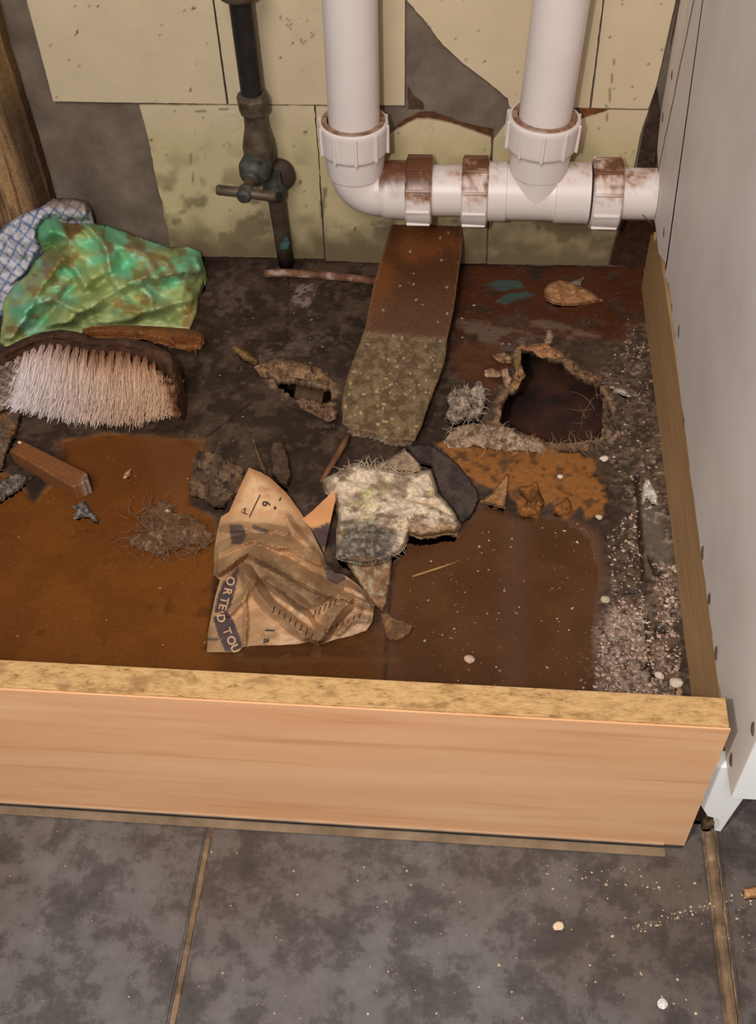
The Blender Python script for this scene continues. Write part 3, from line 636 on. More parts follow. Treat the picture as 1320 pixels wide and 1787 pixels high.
o = heap('verdigris_patch', [(487, 424), (492, 415), (502, 414), (505, 425), (503, 436), (490, 435)], lambda px, py, d: 0*px, m_rag, mottled(S(64, 96, 98), S(58, 74, 74), 3, 5), 3, .5, 'thin', .0003, parent=st, plane=lambda px, py, z: atY(px, py, -.0255)+np.outer(np.clip(((px-496)/15)**2, 0, 1), [0, .004, 0]))
# scaled thin pipe lying at the foot of the wall
cp = bm_obj('copper_pipe', tube_bm([V3(atZ(x, y, .0045)) for x, y in ((462, 478), (500, 476), (560, 480), (610, 485), (665, 492))], .0038, 14), None, None, True)
cp.data.materials.append(nmat('limed_copper', [(.35, S(88, 52, 34)), (.55, S(122, 82, 58)), (.62, S(158, 138, 124))], 70, rough=.7, bmp=.3)); tag(cp, 'thin lime-crusted brown pipe lying at the foot of the wall beside the plank', 'pipe')

# ================================================================== PLANK UNDER THE PIPE
plank = [(684, 388), (808, 392), (806, 440), (800, 480), (792, 540), (781, 590), (777, 628), (765, 662), (750, 700), (735, 745), (724, 769), (700, 768), (672, 764), (640, 752), (615, 750), (598, 740), (597, 700), (606, 660), (622, 615), (638, 572), (652, 500), (668, 440)]
def plank_z(px, py, d): return .046-.030*np.clip((py-390)/375, 0, 1)-.0015*sstep(3, 0, d)+.0012*(fbm(px/14, py/14, 5, 3)-.5)*sstep(570, 600, py)
def plank_c(px, py, d, z):
    raw = sstep(-8, 8, py-578-(px-640)*.10+10*(fbm(px/16, py/16, 3, 4)-.5))
    c0 = mix(S(112, 64, 32), S(82, 48, 26), sstep(.35, .7, fbm(px/60, py/60, 6, 3))); c0 = mix(c0, S(96, 66, 46), sstep(470, 560, py)*.6)
    c1 = mix(S(92, 72, 50), S(126, 104, 76), sstep(.35, .7, fbm(px/9, py/9, 8, 5))); c1 = mix(c1, S(190, 158, 108), sstep(.74, .8, fbm(px/4, py/4, 18, 3)))
    c0 = mix(c0, c1, raw); c0 = mix(c0, S(206, 192, 180), sstep(.86, .89, fbm(px/3.2, py/3.2, 28, 2))*.6); return mix(c0, S(150, 116, 80), sstep(4, 1, d)*.5)
pk = heap('chipboard_plank', plank, plank_z, m_board, plank_c, 3, .8, 'thin', .014, seed=4, smooth=False)
tag(pk, 'water-stained chipboard plank leaning under the white pipe, its lower half swollen and grainy', 'plank')

# ================================================================== BRUSH, BAG, CLOTH
bagp = [(0, 596), (4, 560), (6, 525), (22, 500), (48, 478), (62, 452), (75, 440), (95, 430), (72, 432), (62, 415), (64, 395), (78, 378), (95, 376), (112, 385), (130, 382), (160, 388), (205, 398), (250, 416), (300, 432), (330, 430), (350, 440), (358, 468), (352, 490), (345, 510), (343, 540), (330, 572), (280, 570), (220, 568), (160, 570), (110, 572), (60, 578), (30, 598)]
BAGF = [([(18, 592), (60, 520), (110, 452)], .012, 24, 12), ([(62, 578), (100, 530), (140, 488)], -.009, 14, 14), ([(92, 574), (150, 540), (230, 492), (300, 476), (352, 470)], .014, 30, 16),
    ([(150, 392), (176, 424), (188, 452), (192, 484)], .012, 22, 9), ([(192, 484), (160, 505), (128, 522)], -.008, 14, 12), ([(205, 430), (270, 436), (350, 452)], .007, 20, 14),
    ([(170, 572), (250, 548), (340, 518)], .009, 22, 12), ([(108, 450), (135, 470), (150, 505)], .010, 16, 10), ([(262, 496), (300, 530), (326, 562)], -.006, 14, 14), ([(40, 540), (90, 520), (140, 545)], .008, 14, 8), ([(228, 492), (262, 520), (270, 545)], .006, 12, 10)]
def bag_z(px, py, d):
    t = np.clip((py-376)/205, 0, 1); base = .062*(1-t)**.8+.010
    base = base*np.where(px > 250, 1-.45*sstep(250, 350, px), 1)
    z = base*(.45+.55*np.clip(d/26, 0, 1))+np.where(t < .4, .026*np.clip(1-d/26, 0, 1)*(1-t/.4), 0)+.011*np.exp(-((px-88)/24)**2-((py-405)/24)**2)
    wx, wy = px+10*(fbm(px/40, py/40, 3, 3)-.5), py+10*(fbm(px/40, py/40, 4, 3)-.5)
    for pts, h, wa, wb in BAGF: z = z+fold(wx, wy, pts, h, wa, wb)*np.clip(d/9, .1, 1)
    return np.maximum(z+(crumple(px, py, 12, 90, .008, 4)+crumple(px, py, 22, 34, .0026, 4))*np.clip(d/10, 0, 1), .004)
def bag_c(px, py, d, z):
    t = fbm(px/55, py/34, 9, 4); lo = np.clip((py-450-(190-px)*.25)/90, 0, 1)
    c0 = mix(S(124, 200, 152), S(162, 216, 180), sstep(.4, .7, fbm(px/26, py/26, 4, 3)))
    c0 = mix(c0, S(170, 178, 108), sstep(.42, .66, t+.26*lo-.06+.10*(fbm(px/18, py/18, 7, 3)-.5))*.9)
    c0 = mix(c0, S(150, 108, 52), sstep(.58, .68, fbm(px/30, py/24, 39, 4))*.75); c0 = mix(c0, S(104, 196, 136), np.exp(-((px-88)/26)**2-((py-406)/24)**2))
    tri = sstep(-2, 3, polydist(px, py, [(106, 384), (138, 386), (150, 398), (118, 424), (112, 404)])); return mix(c0, S(128, 88, 40), tri*.9)
tag(heap('plastic_bag', bagp, bag_z, m_bag, bag_c, 3.2, 1.0, 'skirt', seed=6, smooth=True), 'crumpled green plastic bag with brown water stains lying by the wall', 'bag')
clothp = [(-40, 540), (-40, 430), (0, 402), (8, 392), (30, 376), (55, 366), (75, 358), (92, 346), (125, 346), (150, 350), (158, 362), (157, 388), (130, 386), (112, 389), (96, 380), (80, 381), (68, 396), (66, 414), (74, 434), (64, 446), (52, 476), (26, 498), (10, 520), (2, 545)]
def cloth_z(px, py, d): return np.maximum(.086*np.clip(1-(py-345)/165, 0, 1)+.004-.010*sstep(8, 0, d)+crumple(px, py, 31, 50, .006, 4)*np.clip(d/10, 0, 1), .006)
def cloth_c(px, py, d, z):
    u = px*.80+py*.5+14*(fbm(px/50, py/50, 3, 2)-.5); v = -px*.55+py*.85+14*(fbm(px/50, py/50, 5, 2)-.5)
    g = np.maximum(np.abs(((u/17) % 1)-.5), np.abs(((v/17) % 1)-.5)); ln = sstep(.385, .43, g)
    c0 = mix(S(206, 200, 206), S(188, 180, 182), fbm(px/15, py/15, 9, 3)); c0 = mix(c0, S(92, 112, 150), ln*.9)
    return mix(c0, S(124, 96, 72), sstep(372, 352, py+12*(fbm(px/18, py/18, 14, 3)-.5)-.12*(px-90))*.75)
tag(heap('dish_cloth', clothp, cloth_z, m_cloth, cloth_c, 2.6, .4, 'skirt', seed=8, smooth=True), 'rumpled white cloth with a blue check pattern tucked behind the green bag', 'cloth')

hb = empty('hand_brush', V3(atZ(180, 610, 0)), 'wooden hand brush lying on its side with white bristles browned at the roots', 'brush')
bodyp = [(-90, 672), (-85, 650), (-45, 632), (-20, 620), (10, 606), (40, 591), (72, 580), (105, 575), (135, 579), (158, 589), (185, 590), (220, 589), (262, 598), (295, 615), (313, 640), (320, 668), (318, 690), (309, 690), (306, 672), (298, 650), (280, 630), (255, 616), (215, 606), (180, 606), (150, 604), (120, 595), (95, 593), (60, 601), (30, 614), (0, 632), (-25, 648)]
heap('brush_back', bodyp, lambda px, py, d: .047-.004*sstep(4, 0, d)-.022*sstep(298, 322, px), m_rag, mottled(S(92, 62, 44), S(70, 48, 38), 5, 20), 5, 0, 'skirt', zbase=.001, parent=hb, seed=3)
hp = [(150, 584), (143, 575), (160, 570), (205, 567), (265, 569), (320, 573), (345, 577), (355, 584), (357, 598), (350, 609), (330, 612), (308, 608), (290, 598), (240, 586)]
hole = [(298, 587), (325, 588), (346, 591), (349, 600), (330, 603), (306, 600)]
heap('handle', hp, lambda px, py, d: .034-.004*sstep(6, 0, d)-.008*sstep(250, 357, px), m_board, mottled(S(126, 76, 38), S(104, 62, 34), 7, 30), 4, 0, 'thin', .010, parent=hb, seed=5, holes=[hole])['label'] = 'orange-brown handle with a hanging slot'
# bristles: rows of tufts of fine tapered strands
rs = np.random.RandomState(11); bv, bf, bc = [], [], []
rootline = np.array([(-90, 694), (-40, 668), (-8, 648), (20, 630), (50, 610), (80, 600), (110, 600), (140, 608), (170, 612), (205, 612), (240, 620), (270, 632), (290, 650), (300, 675)], float)
seg = np.r_[0, np.cumsum(np.hypot(*np.diff(rootline, axis=0).T))]
def rootpt(s): return np.interp(s*seg[-1], seg, rootline[:, 0]), np.interp(s*seg[-1], seg, rootline[:, 1])
tipline_x = np.array([-140, -60, 0, 60, 130, 200, 260, 300, 318]); tipline_y = np.array([770, 728, 706, 722, 734, 742, 733, 722, 700])
ROWS, PER = 7, 29
for r_ in range(ROWS):
    h = .043-.0058*r_
    for k in range(PER):
        s = (k+.5*(r_ % 2)+.25)/PER; qx, qy = rootpt(min(s, 1)); rt = atZ(qx, qy, .045); rt = np.array([rt[0], rt[1], h*(1-.35*sstep(.85, 1, s))])
        tx = min(qx+(-20+26*s)+rs.uniform(-5, 5), 312); ty = np.interp(tx, tipline_x, tipline_y)-(ROWS-1-r_)*(9.5)+rs.uniform(-4, 4)
        tz = max(.003, h*.62-.002); tip = atZ(tx, ty, tz)
        for j in range(34):
            o1 = rs.normal(0, .0011, 3); o2 = np.array([rs.normal(0, .0033), rs.normal(0, .0032), rs.normal(0, .0027)])
            a = rt+o1; e = tip+o2; e[2] = max(e[2], .0015); a[2] = max(a[2], .001); m_ = (a+e)/2+np.array([0, 0, .002])
            n0 = len(bv); wdt = .00038
            for p, wd in ((a, wdt), (m_, wdt), (e, wdt*.45)):
                for q_ in range(3):
                    an = 2*math.pi*q_/3; bv.append(p+np.array([math.cos(an)*wd, 0, math.sin(an)*wd]))
            for l in range(2):
                for q_ in range(3): bf.append((n0+3*l+q_, n0+3*l+(q_+1) % 3, n0+3*l+3+(q_+1) % 3, n0+3*l+3+q_))
            bf.append((n0+6, n0+7, n0+8))
            br = np.clip(.25+.95*sstep(.2, .8, s)+rs.uniform(-.15, .15), 0, 1); wh = mix(S(236, 222, 220), S(220, 184, 152), np.array(sstep(.3, .85, s))); vr = rs.uniform(.88, 1.05)
            rc = mix(S(190, 160, 144), S(118, 70, 38), np.array(br)); mc = mix(wh, S(176, 122, 78), np.array(br*.62))
            bc += [rc*vr]*3+[mc*vr]*3+[wh*vr]*3
bo = mesh_obj('bristles', np.array(bv), bf, m_bristle, hb, np.array(bc)); bo['kind'] = 'stuff'; bo['label'] = 'white bristles, brown at the roots'

# ================================================================== CRUMPLED PACKAGING PAPER
pp = [(435, 816), (455, 824), (472, 834), (500, 860), (522, 890), (540, 918), (553, 945), (566, 972), (570, 985), (585, 1000), (600, 1002), (625, 1020), (642, 1036), (654, 1056), (650, 1085), (640, 1100), (612, 1110), (585, 1116), (556, 1127), (540, 1120), (520, 1124), (480, 1126), (440, 1127), (424, 1129), (416, 1138), (361, 1138), (363, 1105), (368, 1080), (376, 1040), (384, 1012), (373, 1003), (374, 960), (380, 925), (386, 902), (400, 893), (412, 865), (424, 838)]
FOLDS = [([(370, 1006), (400, 985), (432, 966), (470, 985), (520, 1012), (565, 1036), (592, 1046)], .020, 26, 9), ([(380, 968), (440, 944), (500, 956), (545, 978), (572, 990)], .011, 20, 7),
    ([(428, 1000), (468, 1058), (518, 1098), (552, 1122)], .015, 16, 13), ([(555, 1120), (585, 1076), (618, 1042), (650, 1056)], .017, 20, 14), ([(427, 1008), (428, 1130)], .004, 6, 6),
    ([(466, 1012), (545, 1068), (560, 1090)], -.010, 13, 13), ([(384, 925), (430, 922), (500, 930)], .006, 12, 6), ([(500, 905), (540, 955)], .005, 10, 8), ([(400, 1072), (430, 1040), (445, 1012)], .008, 9, 7), ([(560, 1052), (600, 1024), (640, 1036)], .008, 12, 8), ([(590, 1104), (622, 1080), (646, 1084)], .007, 10, 8)]
def paper_z(px, py, d):
    z = .003+.013*(1-np.exp(-d/38))+.032*sstep(930, 816, py)*(1-.55*sstep(440, 540, px))
    wx, wy = px+7*(fbm(px/30, py/30, 3, 3)-.5), py+7*(fbm(px/30, py/30, 4, 3)-.5)
    for pts, h, wa, wb in FOLDS: z = z+fold(wx, wy, pts, h, wa, wb)*np.clip(d/7, .1, 1)
    low = sstep(890, 940, py)
    z = z+(crumple(px, py, 41, 70, .004, 4)+crumple(px, py, 43, 26, .0018, 4)*sstep(430, 470, px))*low*np.clip(d/10, 0, 1)
    return np.maximum(z, .0028)
def PD(px, py): return np.maximum(polydist(np.asarray(px, float), np.asarray(py, float), pp), 0)
BANDS = [[(401, 1008), (418, 985), (413, 1020), (404, 1055), (397, 1066), (374, 1070), (381, 1038), (390, 1015)], [(371, 1077), (396, 1066), (408, 1084), (419, 1112), (424, 1129), (408, 1137), (393, 1137), (382, 1110)]]
def paper_c(px, py, d, z):
    top = sstep(930, 880, py)
    c0 = mix(S(166, 128, 92), S(190, 150, 110), sstep(.35, .65, fbm(px/50, py/40, 3, 3)))
    c0 = mix(c0, S(226, 182, 136), top*.85); c0 = mix(c0, S(190, 126, 76), top*sstep(16, 2, d)*.7); c0 = mix(c0, S(188, 132, 88), sstep(.55, .7, fbm(px/26, py/14, 13, 3))*top*.6)
    pale = sstep(.62, .72, fbm(px/16, py/16, 23, 4))*sstep(900, 940, py)*sstep(440, 470, px); c0 = mix(c0, S(214, 186, 154), pale*.45)
    edge = sstep(1090, 1125, py)*sstep(470, 500, px)+sstep(600, 640, px)*sstep(1000, 1040, py); c0 = mix(c0, S(206, 180, 150), np.clip(edge, 0, 1)*.5*sstep(.4, .6, fbm(px/8, py/8, 33, 3)))
    for k_, b1 in enumerate(BANDS): c0 = mix(c0, S(84, 68, 68), sstep(-.8, .8, polydist(px, py, b1)))
    for b1 in ([(400, 915), (424, 915), (430, 935), (420, 950), (404, 950)], [(565, 990), (600, 985), (604, 1010), (588, 1020), (572, 1012)], [(362, 1113), (382, 1113), (381, 1118), (362, 1118)], [(440, 915), (470, 925), (468, 932), (442, 924)]): c0 = mix(c0, S(88, 74, 70), sstep(-.8, .8, polydist(px, py, b1))*.9)
    for b1 in ([(440, 965), (490, 985), (540, 1030), (590, 1040), (560, 1062), (520, 1070), (480, 1030), (450, 1000)],): c0 = mix(c0, S(118, 92, 66), sstep(-3, 6, polydist(px, py, b1))*.75)  # shaded underside of the fold, painted into the paper colour
    return c0
pkg = empty('packaging_paper', V3(atZ(500, 1000, 0)), 'crumpled brown printed packaging paper soaking on the wet floor', 'paper')
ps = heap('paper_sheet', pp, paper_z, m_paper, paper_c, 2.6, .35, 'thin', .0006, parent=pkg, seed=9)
flp = [(527, 906), (545, 892), (566, 872), (584, 854), (586, 872), (578, 905), (571, 940), (566, 962), (556, 945), (542, 920)]
def flap_z(px, py, d): return .012+.022*sstep(930, 850, py)
heap('torn_flap', flp, flap_z, m_paper, lambda px, py, d, z: mix(np.tile(S(200, 140, 90), (len(px), 1)), S(80, 62, 60), sstep(-1, 1, polydist(px, py, [(540, 925), (572, 912), (580, 915), (568, 962), (556, 950)]))), 4, .3, 'thin', .0006, parent=pkg, seed=10)
# printing that follows the folds
def glyph(ch, cx, cy, size, ang, mat, name='printed_letter', parent=ps, sx=1.0):
    cu = bpy.data.curves.new('g', 'FONT'); cu.body = ch; cu.align_x = 'CENTER'; cu.align_y = 'CENTER'; cu.size = size; cu.offset = size*.02
    ob = bpy.data.objects.new('g', cu); me = bpy.data.meshes.new_from_object(ob); bpy.data.objects.remove(ob)
    bm = bmesh.new(); bm.from_mesh(me); bpy.data.meshes.remove(me); bmesh.ops.triangulate(bm, faces=bm.faces)
    bmesh.ops.subdivide_edges(bm, edges=[e for e in bm.edges if e.calc_length() > 2.5], cuts=1)
    for v in bm.verts:
        x, y = v.co.x*sx, v.co.y; a = math.radians(ang); px, py = cx+x*math.cos(a)+y*math.sin(a), cy+x*math.sin(a)-y*math.cos(a)
        z = float(paper_z(np.array([px]), np.array([py]), PD([px], [py]))[0]); v.co = V3(atZ(px, py, z+.0011))
    o = bm_obj(name, bm, mat, parent); return o
for ch, x, y, a in (('O', 402, 1014, 105), ('R', 397, 1032, 104), ('T', 391.5, 1048, 103), ('E', 388.5, 1059, 103), ('D', 385.5, 1079, 84), ('T', 396, 1102, 70), ('O', 403.5, 1118, 68), ('U', 410, 1132, 66)):
    glyph(ch, x, y, 20, a, m_print)
glyph('6', 464, 879, 20, 95, m_ink, 'printed_number'); glyph('l', 470, 1100, 22, 92, m_ink); glyph('a', 466, 1118, 19, 92, m_ink)
def stroke(x0, y0, x1, y1, wd, name='printed_rule'):
    n = 8; vs, fs = [], []; L = math.hypot(x1-x0, y1-y0); nx_, ny_ = -(y1-y0)/L*wd/2, (x1-x0)/L*wd/2
    for i in range(n+1):
        for s_ in (-1, 1):
            px, py = x0+(x1-x0)*i/n+nx_*s_, y0+(y1-y0)*i/n+ny_*s_
            vs.append(atZ(px, py, float(paper_z(np.array([px]), np.array([py]), PD([px], [py]))[0])+.0011))
        if i: k = 2*i; fs.append((k-2, k-1, k+1, k))
    return mesh_obj(name, vs, fs, m_ink, ps)
stroke(454, 863, 435, 903, 1.8); stroke(490, 868, 488, 874, 2.2); stroke(481, 884, 479, 889, 4); stroke(424, 890, 429, 886, 1.6); stroke(421, 893, 432, 898, 1.6); stroke(428, 889, 426, 897, 1.6)
for i in range(8):
    x, y = 476+i*9.5, 1058+i*6.5; stroke(x+4, y-1+random.random()*4, x, y+9+random.random()*4, 1.5, 'printed_dash')
for i in range(5): x, y = 548+i*9, 1083-i*5.5; stroke(x+3, y-20+random.random()*5, x-1, y-5, 1.5, 'printed_dash')
for i in range(7): x, y = 566+i*10, 1106-i*4.5; stroke(x+3, y-9, x+1, y-1, 1.5, 'printed_dash')

# ================================================================== TORN PULP, FLAKES AND SPLINTERS
def fuzz(parent, pts, n, L, col, seed, spread=9, name='fibres', zk=1.0):
    if spread > 20: zk = .35
    rs = np.random.RandomState(seed); bm = bmesh.new(); P = densify(pts, 3)
    for i in range(n):
        p = P[rs.randint(len(P))]+rs.normal(0, spread*.35, 2); a = rs.uniform(0, 2*math.pi); z = rs.uniform(.004, .011); l = L*rs.uniform(.5, 1.4); cv = rs.uniform(-1.2, 1.2)
        path = []
        for t in np.linspace(0, 1, 6):
            an = a+cv*t; p2 = p+np.array([math.cos(an), math.sin(an)])*l*t; path.append(V3(atZ(p2[0], p2[1], max(z*zk+.003*zk*math.sin(3*t)+rs.uniform(-.0004, .0004), .001))))
        tube_bm(path, [.0003, .0003, .00026, .00022, .00018, .0001], 5, bm)
    o = bm_obj(name, bm, nmat('fibre', [(.3, col*.8), (.7, col)], 60, rough=.9, bmp=0), parent); o['kind'] = 'stuff'; return o
pulp = [(563, 836), (572, 830), (588, 826), (606, 812), (622, 808), (640, 814), (668, 816), (700, 824), (728, 824), (752, 818), (758, 834), (765, 860), (782, 880), (798, 900), (804, 916), (798, 932), (778, 930), (758, 934), (736, 938), (714, 930), (710, 950), (694, 966), (664, 982), (640, 984), (610, 980), (588, 973), (586, 948), (590, 905), (584, 872), (574, 866), (566, 852)]
def pulp_z(px, py, d): return .002+(.012+.006*(fbm(px/26, py/20, 51, 4)-.5)*2)*np.clip(d/6, 0, 1)**.6+.0018*(fbm(px/5, py/4, 52, 3)-.5)*np.clip(d/6, 0, 1)+fold(px, py, [(708, 870), (752, 880), (800, 905)], -.004, 8, 4)+fold(px, py, [(600, 920), (650, 915), (705, 905)], .004, 20, 8)
def pulp_c(px, py, d, z):
    c0 = mix(S(150, 128, 106), S(216, 194, 168), sstep(.38, .56, fbm(px/26, py/16, 53, 5))); c0 = mix(c0, S(196, 184, 120), sstep(.62, .72, fbm(px/20, py/20, 54, 3))*.5)
    g = sstep(-14, 14, polydist(px, py, [(600, 915), (650, 905), (690, 930), (690, 975), (600, 985), (585, 960)])+14*(fbm(px/9, py/9, 55, 4)-.5)); c0 = mix(c0, mix(S(66, 60, 56), S(132, 122, 112), sstep(.45, .68, fbm(px/5, py/5, 56, 3))), g*.9)
    b_ = sstep(.55, .66, fbm(px/14, py/10, 57, 4))*sstep(850, 900, py); c0 = mix(c0, S(116, 90, 66), b_*.8); e = sstep(900, 930, py)*sstep(700, 720, px); return mix(c0, S(150, 112, 74), e*.7)
po = heap('torn_board_fragment', pulp, pulp_z, m_rag, pulp_c, 3, 1.5, 'skirt', seed=12)
tag(po, 'pale fibrous torn board fragment with grey mould, right of the printed paper', 'board fragment')
fuzz(po, [(600, 822), (640, 812), (690, 822), (715, 826)], 90, 22, S(200, 178, 150), 1); 
fuzz(po, [(590, 970), (640, 982), (690, 965), (710, 945)], 50, 14, S(176, 160, 140), 2)
def flake(name, poly, label, cat, c1, c2, base=.004, amp=.0015, s=9, seed=0, step=2.7, jit=.9, mode='skirt', thick=.0012, mat=None, group=None, c3=None, zf=None):
    if base > .0045: base *= .62
    jit *= 1.35
    if name == 'torn_flake': mode, thick, zf, c3 = 'thin', .0006, (lambda px, py, d: .0022+.010*np.clip(fbm(px/15, py/15, seed, 4)-.25, 0, 1)-.0012*np.clip(1-d/3, 0, 1)), (c2*.45 if c3 is None else c3)
    o = heap(name, poly, zf or (lambda px, py, d: .0008+(base+amp*(fbm(px/s, py/s, seed, 5)-.5)*2.4+amp*.6*(np.abs(fbm(px/s*2.2, py/s*.8, seed+7, 3)-.5)*4-.5))*np.clip(d/2.2, 0, 1)**.5), mat or m_rag, mottled(c1, c2, seed, s, c3), step, jit, mode, thick, seed=seed); return tag(o, label, cat, group)
flake('dark_flake', [(706, 776), (730, 774), (757, 778), (792, 802), (814, 828), (832, 852), (838, 872), (826, 896), (806, 914), (796, 895), (768, 862), (760, 836), (752, 812), (728, 806)], 'dark grey curled flake of floor lining between the torn board and the orange patch', 'lining flake', S(60, 50, 45), S(78, 66, 58), .008, .002, 22, 61)
flake('paper_scrap', [(652, 812), (676, 802), (694, 790), (706, 783), (722, 795), (736, 815), (738, 826), (700, 824), (668, 820)], 'small pale torn scrap at the lower end of the chipboard plank', 'scrap', S(176, 150, 122), S(146, 122, 98), .010, .002, 12, 62)
flake('soaked_strip', [(606, 984), (640, 988), (684, 976), (682, 1010), (676, 1050), (668, 1066), (652, 1054), (636, 1030)], 'soaked brown strip of card under the grey mouldy board fragment', 'card strip', S(150, 112, 80), S(112, 84, 62), .003, .001, 16, 63, c3=S(168, 150, 122))
flake('peeled_scrap', [(664, 1070), (676, 1066), (686, 1078), (706, 1082), (724, 1092), (716, 1108), (694, 1120), (676, 1114), (672, 1098)], 'thin brown peeled scrap just right of the printed paper', 'scrap', S(138, 100, 66), S(104, 74, 48), .003, .0012, 10, 64, mode='thin', thick=.0006)
flake('rotten_clump', [(338, 802), (346, 788), (362, 783), (384, 792), (402, 806), (416, 812), (428, 822), (424, 848), (404, 866), (392, 886), (372, 882), (356, 868), (332, 862), (329, 850), (336, 826)], 'clump of rotten brown board left of the top of the printed paper', 'board fragment', S(120, 94, 70), S(86, 66, 50), .0046, .003, 16, 65, jit=2.4, c3=S(56, 42, 34))
fo = flake('fibre_mat', [(216, 944), (232, 938), (246, 928), (250, 900), (262, 884), (285, 872), (296, 880), (304, 896), (330, 900), (352, 912), (370, 930), (372, 948), (345, 950), (315, 955), (285, 968), (268, 968), (252, 952), (232, 952)], 'brown mat of soaked fibres lying in the amber puddle', 'fibre mat', S(108, 74, 46), S(88, 58, 36), .0014, .0010, 14, 66, c3=S(136, 108, 86), jit=4.5)
fuzz(fo, [(250, 890), (290, 885), (300, 930), (350, 940), (280, 955), (240, 940)], 150, 26, S(128, 96, 70), 3, 30)
flake('bark_curl', [(470, 790), (476, 772), (490, 766), (499, 782), (506, 806), (508, 832), (502, 852), (486, 842), (474, 826)], 'curled dark brown strip of wood behind the tip of the printed paper', 'wood strip', S(96, 74, 58), S(78, 58, 44), .010, .002, 14, 67)
flake('bark_curl', [(440, 764), (447, 772), (454, 790), (466, 818), (464, 828), (452, 812), (444, 790)], 'narrow curled brown splinter left of the dark wood strip behind the printed paper', 'splinter', S(116, 90, 68), S(92, 70, 52), .007, .001, 10, 68, jit=.3)
# round the large hole
rim = 'torn pale flakes around the large hole'
flake('torn_flake', [(902, 606), (930, 599), (952, 600), (975, 610), (986, 612), (984, 625), (958, 626), (938, 622), (930, 612), (908, 611)], 'pale torn flake along the back edge of the large hole', 'flake', S(182, 132, 92), S(150, 106, 72), .006, .002, 9, 71, group=rim, jit=1.6)
flake('torn_flake', [(984, 622), (1004, 630), (1020, 646), (1044, 652), (1058, 664), (1040, 670), (1012, 660), (1000, 652), (986, 642)], 'pale torn flake at the back right edge of the large hole', 'flake', S(150, 114, 82), S(112, 84, 62), .006, .002, 9, 72, group=rim, jit=1.6)
flake('torn_flake', [(898, 626), (906, 622), (912, 640), (916, 655), (910, 668), (902, 680), (894, 672), (900, 650)], 'upright tan flake at the left edge of the large hole', 'flake', S(160, 124, 80), S(132, 98, 62), .010, .003, 9, 73, group=rim, jit=1.4)
flake('torn_flake', [(846, 646), (858, 643), (872, 648), (886, 642), (893, 660), (888, 678), (880, 672), (878, 658), (862, 660), (848, 656)], 'curled pale pink flake just left of the tan upright flake', 'flake', S(186, 146, 118), S(142, 108, 84), .009, .003, 8, 74, group=rim, jit=1.4)
flake('torn_flake', [(860, 620), (880, 616), (892, 622), (893, 632), (880, 634), (866, 628)], 'small pale flake behind the curled pink flake, left of the large hole', 'flake', S(176, 136, 104), S(140, 104, 76), .006, .002, 8, 75, group=rim)
wf_ = flake('white_fluff', [(782, 694), (792, 676), (806, 680), (818, 668), (822, 678), (838, 664), (848, 684), (850, 700), (840, 722), (836, 736), (812, 732), (790, 738), (778, 724), (784, 710)], 'tuft of dirty white fluffy insulation left of the large hole', 'insulation', S(190, 172, 156), S(140, 120, 104), .011, .005, 8, 76, jit=3, c3=S(78, 62, 50))
fuzz(wf_, [(790, 690), (840, 680), (840, 725), (790, 730)], 50, 14, S(190, 172, 152), 4)
rf_ = flake('torn_flake', [(774, 772), (784, 758), (800, 745), (826, 738), (862, 741), (884, 748), (915, 762), (948, 776), (944, 790), (900, 784), (866, 786), (830, 776), (800, 784), (782, 782)], 'long fibrous pale flake along the front edge of the large hole', 'flake', S(170, 142, 116), S(120, 94, 72), .006, .003, 10, 77, group=rim, jit=2.2, c3=S(196, 174, 154))
fuzz(rf_, [(780, 765), (830, 745), (900, 765), (945, 782)], 60, 20, S(190, 160, 132), 5)
fuzz(rf_, [(960, 778), (1020, 776), (1050, 770)], 40, 20, S(150, 118, 88), 6)
flake('torn_flake', [(1053, 690), (1062, 700), (1068, 730), (1074, 755), (1056, 770), (1052, 740)], 'narrow grey-brown flake along the right edge of the large hole', 'flake', S(132, 106, 84), S(96, 74, 58), .005, .002, 9, 78, group=rim, jit=1.5)
flake('plaster_shard', [(1065, 674), (1084, 677), (1096, 682), (1100, 692), (1086, 688)], 'thin white shard lying right of the large hole', 'shard', S(208, 192, 176), S(176, 158, 142), .004, .001, 8, 79, jit=.2)
flake('orange_wedge', [(890, 822), (888, 850), (882, 887), (862, 882), (838, 875), (858, 862), (866, 850), (878, 834)], 'upturned triangular tan flake on the orange patch in front of the large hole', 'flake', S(160, 118, 78), S(136, 96, 62), .008, .001, 10, 80, jit=.4)
flake('curled_lining', [(900, 850), (925, 846), (938, 838), (944, 858), (950, 880), (940, 897), (918, 902), (904, 893), (920, 876)], 'curled orange-brown lining flake right of the triangular tan flake', 'lining flake', S(146, 96, 48), S(104, 66, 34), .004, .003, 10, 81, jit=1.2)
flake('curled_lining', [(966, 882), (980, 876), (990, 868), (1000, 884), (998, 896), (976, 900), (966, 895)], 'smaller curled orange flake further right on the orange patch', 'lining flake', S(142, 92, 46), S(112, 70, 36), .004, .002, 10, 82, jit=1)
flake('wood_chip', [(950, 506), (958, 494), (976, 489), (996, 492), (1024, 504), (1053, 524), (1020, 530), (990, 533), (966, 530), (952, 522)], 'tan oval wood chip lying near the wall behind the large hole', 'wood chip', S(178, 128, 88), S(152, 106, 70), .006, .0015, 9, 83)
flake('plaster_shard', [(990, 494), (1006, 488), (1021, 483), (1014, 497), (1004, 500)], 'small grey shard just behind the oval wood chip', 'shard', S(150, 130, 112), S(120, 102, 88), .005, .001, 8, 84, jit=.2)
flake('plaster_lump', [(1121, 850), (1128, 836), (1134, 836), (1142, 852), (1150, 866), (1148, 880), (1138, 878), (1130, 868), (1122, 880), (1120, 866)], 'white crumbly plaster lump beside the batten', 'plaster lump', S(214, 204, 188), S(176, 166, 148), .006, .002, 7, 85)
